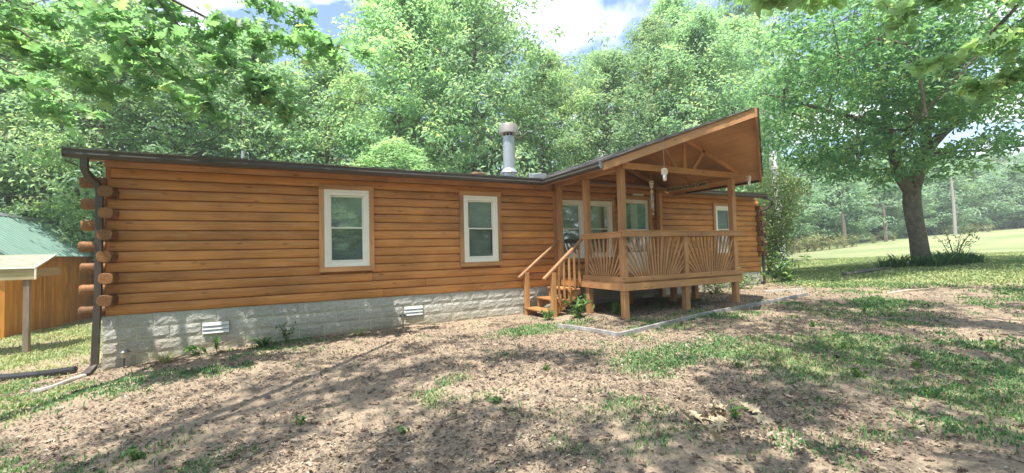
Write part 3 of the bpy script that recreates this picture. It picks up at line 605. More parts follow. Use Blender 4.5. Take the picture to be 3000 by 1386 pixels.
# railing with sunburst slats
rail = MB().box(X0-.02, X1+.03, YF-.055, YF-.012, 1.045, 1.14).build('railing', 'stain_x', cabin, bevel=.004)
MB().box(X0-.03, X1+.04, YF-.065, YF+.10, 1.1405, 1.162).build('rail_cap', 'stain_x', rail, bevel=.004)
MB().box(X0-.045, X0-.004, YF-.01, -1.12, 1.03, 1.125).build('side_rail', 'stain_y', rail, bevel=.004)
MB().box(X0-.055, X0+.11, YF+.102, -1.11, 1.1255, 1.148).build('rail_cap', 'stain_y', rail, bevel=.004)
MB().box(X0-.02, X1+.03, YF-.030, YF+.01, .192, .285).build('bottom_rail', 'stain_x', rail, bevel=.004)
MB().box(X0-.025, X0+.01, YF+.012, -1.10, .192, .285).build('bottom_rail', 'stain_y', rail, bevel=.004)
def fan(a0, a1, n, fixed, axis, seed):
    r = random.Random(seed); cx = (a0+a1)/2; W2 = (a1-a0)/2; z0, z1 = .285, 1.044; m = (n-1)/2
    for i in range(n):
        k = i-m; s = 1 if k >= 0 else -1
        xb = cx+k/m*W2*.74; th = s*(abs(k)/m)*R_(34)+s*(abs(k)/m)**3*R_(18)+R_(r.uniform(-.7, .7))
        P = [xb, z0]; dxx, dz = math.sin(th), math.cos(th)
        t1 = (z1-z0)/dz
        if dxx > 1e-6: t1 = min(t1, (a1-xb)/dxx)
        if dxx < -1e-6: t1 = min(t1, (a0-xb)/dxx)
        q = (xb+dxx*t1, z0+dz*t1); w_ = .037
        if axis == 'x': MB().bar((P[0], fixed+r.uniform(-.004, .004), P[1]), (q[0], fixed+r.uniform(-.004, .004), q[1]), .022, w_, up=(1, 0, 0)).build('slat', 'stain_z', rail)
        else: MB().bar((fixed, P[0], P[1]), (fixed, q[0], q[1]), .022, w_, up=(0, 1, 0)).build('slat', 'stain_z', rail)
    # the low outermost pieces
fan(X0+PW+.005, 9.765-PW/2, 20, YF+.035, 'x', 1)
fan(9.765+PW/2, X1-PW-.06, 19, YF+.035, 'x', 2)
fan(YF+PW+.01, -1.195-PW/2, 13, X0+.04, 'y', 3)
# house number
def text_mesh(body, size, ext):
    c = bpy.data.curves.new('t', 'FONT'); c.body = body; c.size = size; c.extrude = ext; c.align_x = 'CENTER'; c.align_y = 'CENTER'; c.offset = size*.012
    o = bpy.data.objects.new('t', c); COL.objects.link(o); bpy.context.view_layer.update()
    me = bpy.data.meshes.new_from_object(o.evaluated_get(bpy.context.evaluated_depsgraph_get())); bpy.data.objects.remove(o); return me
for ch, z in (('9', .965), ('3', .83), ('9', .70)):
    me = text_mesh(ch, .125, .006); me.materials.append(M['number']); place('house_number', me, cabin, (X0+.082, YF-.002, z), (1, 1, 1), (math.pi/2, 0, 0))
# ---- stairs
XS, YS0, YS1 = 7.18, -1.03, -.20
ztop = .175
stairs = None
for y in (YS0+.04, YS1-.04):
    st = MB(); st.prism([(X0-.03, .16), (X0-.03, -.12), (7.28, -.62), (7.12, -.60), (7.12, -.46), (7.42, -.46), (7.42, -.25), (7.72, -.25), (7.72, -.04), (X0-.03, -.04)][::-1], 'y', y-.02, y+.02)
    if stairs is None: stairs = st.build('stairs', 'stair', cabin)
    else: st.build('stringer', 'stair', stairs)
for xa, z in ((7.10, -.455), (7.40, -.245), (7.70, -.035)): MB().box(xa, xa+.30, YS0-.01, YS1+.01, z, z+.035).build('tread', 'stair', stairs, bevel=.005)
for y, hx in ((YS0, .0), (YS1, -.17)):
    x0 = 7.33 if y == YS0 else 7.16
    MB().box(x0-.05, x0+.05, y-.05, y+.05, -.75, .36 if y == YS0 else .345).build('newel', 'stair', stairs, bevel=.005)
MB().bar((7.10, YS0, .235), (8.14, YS0-.02, 1.10), .085, .045).build('handrail', 'hand', stairs, bevel=.006)
MB().bar((6.96, YS1, .235), (8.02, YS1-.0, 1.05), .08, .04).build('handrail', 'hand', stairs, bevel=.006)
for k in range(5):
    x = 7.45+k*.132; zb = -.33+(x-7.45)*.78; zt = .235+(x-7.10)*.832-.03
    MB().prism([(x-.019, zb+.07), (x+.019, zb-.02), (x+.019, zt), (x-.019, zt-.03)], 'y', YS0-.045, YS0-.018).build('baluster', 'stair', stairs)
# ---- porch roof
def yfront(x): return -2.55-(3.95-2.55)*(min(x, 2*PX-x)-EX0)/(PX-EX0)     # the prow
def yback(x): return -.42+(roofz(x)-2.40)/GS*.98
def slab(xa, xb, dz0, dz1, y0f, y1f, name, m, **k):
    v = []
    for dz in (dz0, dz1):
        for (x, y) in ((xa, y0f(xa)), (xb, y0f(xb)), (xb, y1f(xb)), (xa, y1f(xa))): v.append((x, y, roofz(x)+dz))
    return MB().add(v, [(0, 1, 2, 3), (7, 6, 5, 4), (0, 4, 5, 1), (1, 5, 6, 2), (2, 6, 7, 3), (3, 7, 4, 0)]).build(name, m, cabin, **k)
e = 1e-4
pr = slab(EX0+e, PX, -.035, -.004, yfront, yback, 'porch_roof', 'bronze')
slab(PX, EX1-e, -.035, -.004, yfront, yback, 'porch_roof', 'bronze')
ci = lambda x: yfront(x)+.03
slab(EX0+.02, PX-.001, -.105, -.09, ci, lambda x: -.0 if x > 8 else -.02, 'ceiling_panel', 'ply'); slab(PX+.001, EX1-.02, -.105, -.09, ci, lambda x: -.0, 'ceiling_panel', 'ply')
PL = math.hypot(1, PS)
def yr_left(h):
    x = EX0+h/PL-.02
    return [(yfront(x)-.03, max(yfront(x), yback(x)))]
shingles((EX0-.03, 0, 2.40-.01), (0, 1, 0), (1, 0, PS), 17, yr_left, 'shingles', seed=7)
shingles((EX1+.03, 0, 2.40-.01), (0, 1, 0), (-1, 0, PS), 17, yr_left, 'shingles', seed=8)
# rake boards of the prow
def rake(xa, xb, top, hgt, out, name):
    v = []
    for (x) in (xa, xb):
        y = yfront(x); z = roofz(x)+top
        for dy, dz in ((0, 0), (0, -hgt), (out, -hgt), (out, 0)): v.append((x, y+dy, z+dz))
    MB().add(v, [(0, 3, 2, 1), (4, 5, 6, 7), (0, 1, 5, 4), (1, 2, 6, 5), (2, 3, 7, 6), (3, 0, 4, 7)]).build(name, 'stain_x', cabin)
rake(EX0, PX-.001, -.006, .165, .035, 'rake_board'); rake(PX+.001, EX1, -.006, .165, .035, 'rake_board')
for sx in (EX0+.002, EX1-.03): MB().box(sx, sx+.026, -2.50, -.02, 2.255, 2.375).build('fascia_board', 'stain_y', cabin)
# beams and truss
MB().box(X0+.005, X0+.10, YF+.145, -.07, 2.315, 2.44).build('side_beam', 'stain_y', cabin, bevel=.004)
MB().box(X1-.13, X1-.045, YF+.02, -.07, 2.315, 2.44).build('side_beam', 'stain_y', cabin, bevel=.004)
MB().box(X0+.03, X1+.0, YF-.045, YF+.0, 2.335, 2.455).build('tie_beam', 'stain_x', cabin, bevel=.004)
MB().box(PX-.04, PX+.04, YF-.042, YF-.002, 2.457, roofz(PX)-.11).build('king_post', 'stain_z', cabin, bevel=.003)
MB().bar((9.52, YF-.02, 2.455), (9.17, YF-.02, roofz(9.17)-.14), .04, .075, up=(1, 0, 0)).build('brace', 'stain_z', cabin)
MB().bar((10.03, YF-.02, 2.455), (10.38, YF-.02, roofz(10.38)-.14), .04, .075, up=(1, 0, 0)).build('brace', 'stain_z', cabin)
for s in (-1, 1):
    xa = PX-s*1.67; MB().bar((PX+s*.0, YF-.02, roofz(PX)-.15), (PX+s*1.68, YF-.02, roofz(PX+1.68)-.15), .04, .09).build('rafter', 'stain_x', cabin)
    MB().bar((PX, YF+1.2, roofz(PX)-.15), (PX+s*1.68, YF+1.2, roofz(PX+1.68)-.15), .04, .09).build('rafter', 'stain_x', cabin)
    MB().bar((PX, -.1, roofz(PX)-.16), (PX+s*1.68, -.1, roofz(PX+1.68)-.16), .05, .09).build('rafter', 'stain_x', cabin)
MB().box(PX-.03, PX+.03, -3.85, -.02, roofz(PX)-.2, roofz(PX)-.11).build('ridge_beam', 'stain_y', cabin)
# wall lantern
lx, ly, lz = 9.98, -.17, 2.19
lt = MB().box(lx-.05, lx+.05, -.085, -.066, lz-.26, lz-.06).build('wall_lantern', 'blackmetal', cabin, bevel=.006)
MB().tube([(lx, -.08, lz-.16), (lx, -.14, lz-.20), (lx, -.17, lz-.14), (lx, -.17, lz-.10)], .010, 6).build('arm', 'blackmetal', lt)
MB().lathe([(.035, lz-.10), (.055, lz+.02), (.055, lz+.03)], lx, ly, 6).build('glass', 'lampglass', lt)
MB().lathe([(.075, lz+.03), (.055, lz+.06), (.015, lz+.10), (.012, lz+.13)], lx, ly, 6).build('hood', 'blackmetal', lt)
for k in range(6):
    a = 2*math.pi*k/6; c, s = math.cos(a), math.sin(a); MB().bar((lx+.037*c, ly+.037*s, lz-.10), (lx+.058*c, ly+.058*s, lz+.03), .008, .008, up=(c, s, 0)).build('cage_bar', 'blackmetal', lt)

# ------------------------------------------------------------------ sign and hanging things
sg = thing('sign', 'long weathered board reading Welcome To Our Cabin hung on the right porch beam', 'sign', (11.32, -1.07, 2.33))
MB().box(11.298, 11.318, -1.70, -.44, 2.275, 2.385).build('board', 'signwood', sg, bevel=.003)
tm = text_mesh('Welcome\u00b7To\u00b7Our\u00b7Cabin', .118, .002); tm.materials.append(M['ink'])
wdt = max(v.co.x for v in tm.vertices)-min(v.co.x for v in tm.vertices)
place('lettering', tm, sg, (11.296, -1.07, 2.33), (1.2/wdt, 1, 1), (math.pi/2, 0, -math.pi/2))
def P3(px, py, Z): return CAM+(_f+_r*(px-1500)/FPX-_u*(py-693)/FPX)*Z    # measuring aid for real positions
def feeder(name, label, x, y, ztop, zhook, s=1.0):
    t = thing(name, label, 'wind chime', (x, y, ztop))
    MB().tube([(x, y, zhook), (x, y, ztop)], .004, 4).build('string', 'string', t)
    MB().prism([(-.055*s, -.02*s), (-.04*s, 0), (.04*s, 0), (.055*s, -.02*s), (.055*s, -.13*s), (-.055*s, -.13*s)], 'y', -.03, .03)
    b = MB(); b.prism([(x-.06*s, ztop-.025*s), (x-.045*s, ztop), (x+.045*s, ztop), (x+.06*s, ztop-.025*s), (x+.06*s, ztop-.14*s), (x-.06*s, ztop-.14*s)][::-1], 'y', y-.045*s, y+.045*s); b.build('wood_block', 'bone', t, bevel=.006)
    MB().lathe([(.042*s, ztop-.141*s), (.046*s, ztop-.165*s), (.043*s, ztop-.26*s), (.03*s, ztop-.285*s)][::-1], x, y, 12).build('bell', 'chime', t, smooth=True)
    return t
feeder('wind_chime', 'wood block and metal bell hung on a long string before the front beam', *P3(1946, 494, 7.3), 2.93, .75)
p_ = P3(2193, 515, 9.2); feeder('wind_chime', 'small wood and metal bell hanging at the right end of porch roof', p_[0], p_[1], p_[2], roofz(p_[0])-.1 if False else p_[2]+.5, .75)
c_ = P3(1908, 532, 8.9)
wc = thing('wind_chime', 'pale carved face chime with thin metal tubes hanging inside the porch', 'wind chime', tuple(c_))
x, y, z = c_
MB().tube([(x, y, z+.28), (x, y, z+.06)], .003, 4).build('string', 'string', wc)
MB().tube([(x-.045, y, z-.01), (x-.03, y, z+.03), (x, y, z+.05), (x+.03, y, z+.03), (x+.045, y, z-.01)], .005, 5).build('hoop', 'string', wc)
hd = MB().lathe([(.033, z-.14), (.035, z-.12), (.05, z), (.052, z+.005)], x, y, 10).build('carved_face', 'bone', wc)
for dx_, dz_ in ((-.02, -.03), (.02, -.03), (-.003, -.08)): MB().box(x+dx_-.006-.02, x+dx_+.006-.02, y-.06, y-.04, z+dz_-.008, z+dz_+.008).build('carving', 'ink', hd)
MB().lathe([(.03, z-.25), (.035, z-.21), (.01, z-.16)], x, y, 8).build('top_disc', 'bone', wc)
for k in range(4):
    a = k*math.pi/2+.4; MB().tube([(x+.024*math.cos(a), y+.024*math.sin(a), z-.27), (x+.024*math.cos(a)+.01, y+.024*math.sin(a), z-.53-.03*k)], .007, 6).build('tube', 'chime', wc)
MB().tube([(x, y, z-.25), (x+.02, y, z-.66)], .002, 4).build('string', 'string', wc); MB().lathe([(.012, z-.70), (.02, z-.68), (.006, z-.65)], x+.02, y, 6).build('wind_catcher', 'bone', wc)

# ------------------------------------------------------------------ shed, carport roof, pipes on the left
shed = thing('shed', 'orange board shed with green metal roof behind the left cabin corner', 'shed', (-5.5, 10, -1.1))
SX1, SX0, SY0, SY1 = -4.0, -7.2, 7.15, 14.5
sb = MB(); sb.box(SX0+.02, SX1-.02, SY0+.02, SY1-.02, -1.6, 1.13); sb.prism([(SX0+.02, 1.13), (SX1-.02, 1.13), ((SX0+SX1)/2, 2.35)], 'y', SY0+.02, SY1-.02); sb.build('wall', 'shed', shed)
bm_ = MB().box(0, .115, 0, .015, 0, 1)
bme = bpy.data.meshes.new('wall_board'); bme.from_pydata(bm_.v, [], bm_.f); bme.materials.append(M['shed'])
yy = SY0
while yy < SY1-.1:
    place('wall_board', bme, shed, (SX1-.018, yy+.003, -1.22), (1, 1, 2.36), (0, 0, math.pi/2)); yy += .122
xx = SX1-.12
while xx > SX0:
    zt_ = 1.13+(1.22*(1-abs(xx+.05-(SX0+SX1)/2)/1.6)); place('wall_board', bme, shed, (xx, SY0+.004, -1.4), (1, 1, 1.4+zt_-.03)); xx -= .122
def metal_slope(xa, za, xb, zb, name, m, y0, y1, par, rib=.23):
    b = MB(); n = int((y1-y0)/rib); d = Vector((xb-xa, 0, zb-za)).normalized(); nn = Vector((-d.z, 0, d.x)); nn = nn if nn.z > 0 else -nn
    V = []; ys = []
    for i in range(n+1):
        yq = y0+(y1-y0)*i/n; ys += [(yq-.035, 0), (yq-.018, .022), (yq+.018, .022), (yq+.035, 0)]
    for q, (x, z) in enumerate(((xa, za), (xb, zb))):
        for yv, h in ys: V.append(Vector((x, yv, z))+nn*h)
    k = len(ys); b.add(V, [(i, i+1, k+i+1, k+i) for i in range(k-1)])
    o = b.build(name, m, par); md = o.modifiers.new('thickness', 'SOLIDIFY'); md.thickness = .006; return o
mid = (SX0+SX1)/2
r1 = metal_slope(SX1+.16, 1.02, mid, 2.40, 'roof_panel', 'greenroof', SY0-.25, SY1+.2, shed); metal_slope(SX0-.16, 1.02, mid, 2.40, 'roof_panel', 'greenroof', SY0-.25, SY1+.2, shed)
MB().prism([(mid-.14, 2.33), (mid, 2.45), (mid+.14, 2.33), (mid+.14, 2.315), (mid, 2.43), (mid-.14, 2.315)], 'y', SY0-.27, SY1+.22).build('ridge_cap', 'galv', shed)
MB().bar((SX1+.17, SY0-.26, 1.0), (mid, SY0-.26, 2.38), .02, .10).build('rake_trim', 'greenroof', shed); MB().bar((SX0-.17, SY0-.26, 1.0), (mid, SY0-.26, 2.38), .02, .10).build('rake_trim', 'greenroof', shed)
MB().box(-9, -3.75, 6.95, 7.0, -1.16, -1.04).build('base_board', 'whitepaint', shed) if False else None
lt2 = thing('lean_to', 'low cream metal roof on a grey wooden post in front of the shed', 'carport', (-2.13, 3.43, -.97))
MB().box(-2.185, -2.095, 3.39, 3.48, -1.15, .50).build('post', 'post', lt2, bevel=.004)
MB().box(-5.2, -2.02, 3.36, 3.40, .50, .72).build('fascia_board', 'oldboard', lt2)
MB().add([(-5.2, 3.33, .725), (-2.0, 3.33, .725), (-2.13, 4.5, .99), (-5.2, 4.5, .99), (-5.2, 3.33, .745), (-2.0, 3.33, .745), (-2.13, 4.5, 1.01), (-5.2, 4.5, 1.01)], [(3, 2, 1, 0), (4, 5, 6, 7), (0, 1, 5, 4), (1, 2, 6, 5), (2, 3, 7, 6), (3, 0, 4, 7)]).build('roof_panel', 'creammetal', lt2)
MB().bar((-5.2, 3.34, .735), (-1.99, 3.34, .735), .03, .035).build('edge_trim', 'whitepaint', lt2); MB().bar((-1.99, 3.34, .74), (-2.12, 4.5, 1.0), .03, .03).build('edge_trim', 'whitepaint', lt2); MB().box(-2.005, -1.985, 3.33, 3.37, .50, .74).build('edge_trim', 'whitepaint', lt2)
MB().box(-2.05, -2.02, 3.40, 4.5, .55, .72).build('fascia_board', 'oldboard', lt2); MB().box(-5.2, -5.11, 3.39, 3.48, -1.3, .50).build('post', 'post', lt2)
MB().box(-2.12, -2.04, 4.46, 4.54, -1.2, .70).build('post', 'post', lt2) if False else None
# corrugated pipe
pts = [(-3.2, 1.25), (-1.6, .98), (-.9, .62), (-.42, .42)]
pp = []; rr_ = []
def interp(a, n):
    a = np.array(a, float); t = np.linspace(0, len(a)-1, n); i = np.minimum(t.astype(int), len(a)-2); f_ = (t-i)[:, None]; return a[i]*(1-f_)+a[i+1]*f_
q = interp(pts, 260)
for i, (x, y) in enumerate(q): pp.append((x, y, Hs(x, y)+.055)); rr_.append(.052 if i % 4 < 2 else .042)
tag(MB().tube(pp, rr_, 10).build('drain_pipe', 'blackplastic'), 'black corrugated drain pipe lying on the grass at far left', 'pipe')
q = interp([(-.06, -.36), (-.16, -.50), (-.22, -.75), (-.36, -.95)], 14)
tag(MB().tube([(x, y, Hs(x, y)+.03) for x, y in q], [.028]*10+[.03, .032, .034, .036], 8).build('hose', 'pvc', smooth=True), 'short dirty white hose running from the left downspout over the ground', 'hose')
# landscape edging round the porch
ed = [(6.75, -2.05), (6.95, -2.75), (7.05, -3.3), (7.9, -3.22), (9.4, -3.0), (11.0, -2.85), (12.3, -2.7), (13.7, -2.5)]
for k in range(len(ed)-1):
    a, b_ = ed[k], ed[k+1]; za, zb = Hs(*a)+.03, Hs(*b_)+.03
    tag(MB().bar((*a, za), (*b_, zb), .035, .085).build('edging_board', 'edging', bevel=.004), ['grey landscape edging board, leftmost piece beside the stairs', 'grey landscape edging board second from the stairs', 'grey edging board at the front corner of the porch bed', 'grey edging board in front of the porch middle post', 'pale edging board in front of the right porch post', 'pale edging board on bare dirt right of the porch', 'pale edging board farthest right of the porch'][k], 'edging', 'edging boards round the porch bed')
tag(MB().bar((13.6, -1.5, Hs(13.6, -1.5)+.03), (14.6, -1.9, Hs(14.6, -1.9)+.03), .03, .07).build('edging_board', 'pvc', bevel=.004), 'short white edging board lying near the right cabin corner', 'edging', 'edging boards round the porch bed')
# path lights
def pathlight(x, y, label):
    z = Hs(x, y); t = thing('path_light', label, 'path light', (x, y, z), 'solar path lights along the foundation')
    MB().lathe([(.010, z-.05), (.010, z+.16)], x, y, 8).build('stake', 'blackplastic', t)
    MB().lathe([(.022, z+.155), (.038, z+.165), (.045, z+.235)], x, y, 12).build('lens', 'solar', t, smooth=True)
    MB().lathe([(.075, z+.235), (.072, z+.243), (.03, z+.272), (.01, z+.276)], x, y, 12).build('cap', 'blackplastic', t, smooth=True)
pathlight(.32, -.22, 'black capped path light near the left cabin corner'); pathlight(4.42, -.22, 'black capped path light under the right foundation vent')

# ------------------------------------------------------------------ leaves and trees
def leafcloud(C, size, normal, rs, tmpl='diamond', droop=0.25, tint=None, fold=.18):
    """C centres (n,3), size (n,), normal (n,3) -> verts, faces, tint"""
    n = len(C); nrm = normal/np.linalg.norm(normal, axis=1, keepdims=True)
    a = rs.normal(size=(n, 3)); a -= (a*nrm).sum(1, keepdims=True)*nrm; a /= np.linalg.norm(a, axis=1, keepdims=True); b = np.cross(nrm, a)
    T = {'diamond': ([(-.55, 0, 0), (-.05, .23, fold), (.6, 0, -.08), (-.05, -.23, fold)], [(0, 1, 2), (0, 2, 3)]),
         'oak': ([(-.55, 0, 0), (-.25, .10, .03), (-.18, .36, .10), (-.02, .13, .03), (.12, .42, .12), (.20, .12, .02), (.42, .24, .05), (.60, 0, -.05), (.42, -.24, .05), (.20, -.12, .02), (.12, -.42, .12), (-.02, -.13, .03), (-.18, -.36, .10), (-.25, -.10, .03)],
                 [(0, 1, 13), (1, 2, 3), (13, 1, 3), (13, 3, 11), (13, 11, 12), (3, 4, 5), (3, 5, 9), (3, 9, 11), (11, 9, 10), (5, 6, 7), (5, 7, 9), (9, 7, 8)]),
         'blade': ([(0, -.035, 0), (0, .035, 0), (.55, .02, .02), (1.0, 0, -.06)], [(0, 1, 2), (0, 2, 3)])}[tmpl]
    V0 = np.array(T[0]); F0 = np.array(T[1]); k = len(V0)
    V = C[:, None]+size[:, None, None]*(V0[None, :, 0:1]*a[:, None]+V0[None, :, 1:2]*b[:, None]+V0[None, :, 2:3]*nrm[:, None])
    F_ = (F0[None]+(np.arange(n)*k)[:, None, None]).reshape(-1, 3)
    t = rs.rand(n) if tint is None else tint
    return V.reshape(-1, 3), F_, np.repeat(t, k)
def clusters_to_leaves(cl, rs, per, rad, size, up=.9, out=.5, centre=None, tmpl='diamond', flat=.5, tiptint=.18):
    cl = np.asarray(cl); n = len(cl); c = np.repeat(cl, per, 0)
    r = rs.normal(size=(n*per, 3))*.5; r = r/np.maximum(1, np.linalg.norm(r, axis=1, keepdims=True))
    rr = np.repeat(rad*(.6+.8*rs.rand(n)), per)[:, None]; off = r*rr*np.array([1, 1, flat])
    C = c+off; C[:, 2] -= (off[:, :2]**2).sum(1)*.25/np.maximum(rr[:, 0], .1)
    nr = rs.normal(size=(n*per, 3))*.6; nr[:, 2] += up*.75
    if centre is not None:
        d = C-centre; d /= np.linalg.norm(d, axis=1, keepdims=True)+1e-6; nr += d*out
    nr += off*.6
    s = size*(.65+.7*rs.rand(n*per))
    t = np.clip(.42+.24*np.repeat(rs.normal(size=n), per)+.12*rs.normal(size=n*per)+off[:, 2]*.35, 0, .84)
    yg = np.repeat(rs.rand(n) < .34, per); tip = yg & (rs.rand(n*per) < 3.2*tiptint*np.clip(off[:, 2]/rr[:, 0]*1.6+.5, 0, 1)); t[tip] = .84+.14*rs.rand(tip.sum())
    return leafcloud(C, s, nr, rs, tmpl, tint=t)
def tree_mesh(seed, Ht, R, base, nlimb, per, size, trunk_r, lean=(0, 0), crad=.55, subs=5, tmpl='diamond', trunkpts=None, shape=1.0, gap=0.0, leafm='leafA', k=9, lownarrow=.6, tip=.18, exclude=None):
    rs = np.random.RandomState(seed); w = MB(); n = 9
    if trunkpts is None:
        trunkpts = [(lean[0]*t+rs.normal()*.08*t*Ht/8, lean[1]*t+rs.normal()*.08*t*Ht/8, Ht*.96*t) for t in np.linspace(0, 1, n)]
        trunkpts[0] = (0, 0, -.5)
    tp = np.array(trunkpts); rad = [trunk_r*((1.25 if i == 0 else 1)*(1-i/(len(tp)-1))**.8+.08) for i in range(len(tp))]
    w.tube([Vector(p) for p in tp], rad, k)
    cl = []
    for i in range(nlimb):
        t = (i+.5+rs.uniform(-.4, .4))/nlimb; h = base+(Ht*.97-base)*t
        prof = (math.sin(math.pi*min(1, (t*.86+.14)))**.7)*(lownarrow+(1-lownarrow)*min(1, t*2.2)) if shape else 1
        ln = R*max(.18, prof)*rs.uniform(.72, 1.12); az = i*2.399+rs.uniform(-.5, .5)
        z_ = np.interp(h, tp[:, 2], tp[:, 2]); bx = np.interp(h-ln*.25, tp[:, 2], tp[:, 0]); by = np.interp(h-ln*.25, tp[:, 2], tp[:, 1])
        p0 = np.array([bx, by, max(base*.8, h-ln*.25)]); d = np.array([math.cos(az), math.sin(az), 0])
        rise = rs.uniform(.05, .45)+.5*t
        pts = [p0]; 
        for s in (.33, .66, 1.0): pts.append(p0+d*ln*s+np.array([rs.normal()*.08*ln, rs.normal()*.08*ln, ln*rise*(s-.25*s*s)]))
        r0 = trunk_r*(.16+.30*(1-t)); w.tube([Vector(p) for p in pts], [r0, r0*.6, r0*.35, r0*.12], 5)
        for s in np.linspace(.35, 1.0, subs):
            j = min(2, int(s*3)); f_ = s*3-j; c = pts[j]*(1-f_)+pts[j+1]*f_ if j < 3 else pts[3]
            for q in range(2+(s > .5)):
                oo = rs.normal(size=3)*np.array([1, 1, .55])*ln*.17
                e_ = c+oo
                if rs.rand() < gap: continue
                if exclude is not None and exclude(e_): continue
                cl.append(e_)
                if q == 0: w.tube([Vector(c), Vector((c+e_)/2+np.array([0, 0, .05*ln])), Vector(e_)], [r0*.22, r0*.15, r0*.06], 4, cap=False)
    me_w = bpy.data.meshes.new('trunk'); me_w.from_pydata(w.v, [], w.f); me_w.materials.append(M['bark']); me_w.polygons.foreach_set('use_smooth', [True]*len(me_w.polygons))
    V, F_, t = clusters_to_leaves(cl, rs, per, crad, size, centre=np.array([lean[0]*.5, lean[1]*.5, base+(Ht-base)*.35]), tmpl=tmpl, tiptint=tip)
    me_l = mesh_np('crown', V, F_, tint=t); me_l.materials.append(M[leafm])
    return me_w, me_l
PROT = [tree_mesh(11, 12.0, 3.5, 1.0, 50, 42, .165, .20, crad=.62, leafm='leafA'),
        tree_mesh(12, 12.0, 3.1, 1.6, 48, 42, .15, .17, crad=.58, leafm='leafB'),
        tree_mesh(13, 12.0, 3.9, .8, 54, 40, .17, .22, crad=.66, leafm='leafA', gap=.05),
        tree_mesh(14, 12.0, 2.9, 1.2, 48, 42, .145, .16, crad=.55, leafm='leafB'),
        tree_mesh(15, 12.0, 3.4, 2.2, 44, 42, .155, .18, crad=.58, leafm='leafA', gap=.08)]
FARP = [tree_mesh(21, 10.0, 3.4, .6, 34, 20, .26, .20, crad=.7, leafm='leafFar'), tree_mesh(22, 10.0, 3.0, 1.0, 34, 20, .24, .18, crad=.65, leafm='leafFar'), tree_mesh(23, 10.0, 3.8, .5, 36, 20, .27, .22, crad=.75, leafm='leafFar')]
def tree(pr, x, y, h, wd, rot, label, group=None, name='tree', cat='tree'):
    z = Hs(min(x, 140), min(y, 65)); t = thing(name, label, cat, (x, y, z), group)
    for me in pr:
        o = bpy.data.objects.new(me.name.split('.')[0], me); COL.objects.link(o); o.parent = t
    hh = (12.0 if pr in PROT else 10.0)
    t.scale = (wd, wd, h/hh); t.rotation_euler = (0, 0, rot)
    return t
def at(px, Z):     # ground position seen under image column px, at distance Z along the view axis
    p = P3(px, 739, Z); return float(p[0]), float(p[1])
FRONT = [(-260, 15, 12.5, 1.1, 0, 'broad green tree at the far left behind the cream carport roof'), (60, 17, 12.5, 1.05, 2, 'dense green tree rising behind the green shed roof'), (300, 16.2, 12, 1.05, 1, 'green tree just behind the left end of the cabin roof'),
    (520, 18, 11.5, 1.0, 4, 'leafy green tree above the left third of the cabin roof'), (740, 20, 12.2, 1.1, 0, 'green tree behind the small vent pipe on the cabin roof'), (960, 20.5, 11.6, 1.0, 3, 'light green tree between the two front windows, behind the roof'),
    (1180, 20.5, 14.8, 1.25, 1, 'tall bright green tree with a rounded top left of the flue'), (1400, 21.5, 15.6, 1.15, 2, 'tallest green tree standing just left of the metal flue'),
    (1600, 24, 12.3, 1.05, 3, 'green tree to the right of the metal flue'), (1790, 26, 13.2, 1.1, 4, 'green tree behind the left slope of the porch roof'), (1925, 27, 15.8, 1.0, 1, 'pointed green tree rising above the middle of the porch roof'),
    (2060, 26, 15.2, 1.2, 0, 'dense green tree behind the peak of the porch roof'), (2170, 30, 17, 1.3, 2, 'tall green tree right behind the porch roof peak')]
rt = random.Random(9)
for px, Z, h, wd, pi, lab in FRONT:
    x, y = at(px, Z); tree(PROT[pi], x, y, h+.8, wd, rt.random()*6.28, lab)
k = 0
for px in range(-500, 2250, 190):
    Z = 27+6*rt.random()+max(0, px-1200)*.006; x, y = at(px+rt.randint(-40, 40), Z); tgt = np.interp(px, [-500, 700, 860, 960, 1050, 1200, 1480, 1600, 1690, 1800, 1930, 2100, 2250], [15, 14, 11.5, 11, 13, 17, 17, 12, 11, 13, 16, 17, 17])
    tree(PROT[k % 5], x, y, tgt*Z/24*.98+.5, 1.3, rt.random()*6.28, 'green broadleaf tree in the dense wood behind the cabin', 'trees of the wood behind the cabin'); k += 1
for px in range(-420, 2150, 105):      # low understory trees close the gaps between the trunks
    Z = (16.8+2*rt.random() if px < 1250 else 18.5+2.5*rt.random()+max(0, px-1250)*.011); x, y = at(px, Z)
    if px < 350: Z += 1.2; x, y = at(px, Z)
    tree(PROT[(1, 3, 0, 1, 3, 4)[k % 6]], x, y, 5.0+1.4*rt.random(), .85, rt.random()*6.28, 'small understory tree at the edge of the wood behind the cabin', 'understory trees behind the cabin'); k += 1
# far wood beyond the field
fb = [(2215, 43), (2330, 46), (2450, 48), (2560, 50), (2660, 52), (2760, 54), (2860, 56), (2960, 57), (3060, 58), (3160, 58), (3300, 56)]
for i, (px, Z) in enumerate(fb):
    for q in range(3):
        ZZ = Z+2.5+q*5.5; x, y = at(px+rt.randint(-30, 30)+q*34, ZZ); hh = [8.5, 10.5, 13][q]*rt.uniform(.9, 1.12)
        tree(FARP[(i+q) % 3], x, y, hh, 1.15, rt.random()*6.28, ['tree in the front row of the far wood beyond the field', 'tree in the second row of the far wood beyond the field', 'tree deep in the far wood beyond the field'][q], ['front trees of the far wood', 'second row trees of the far wood', 'deep trees of the far wood'][q])
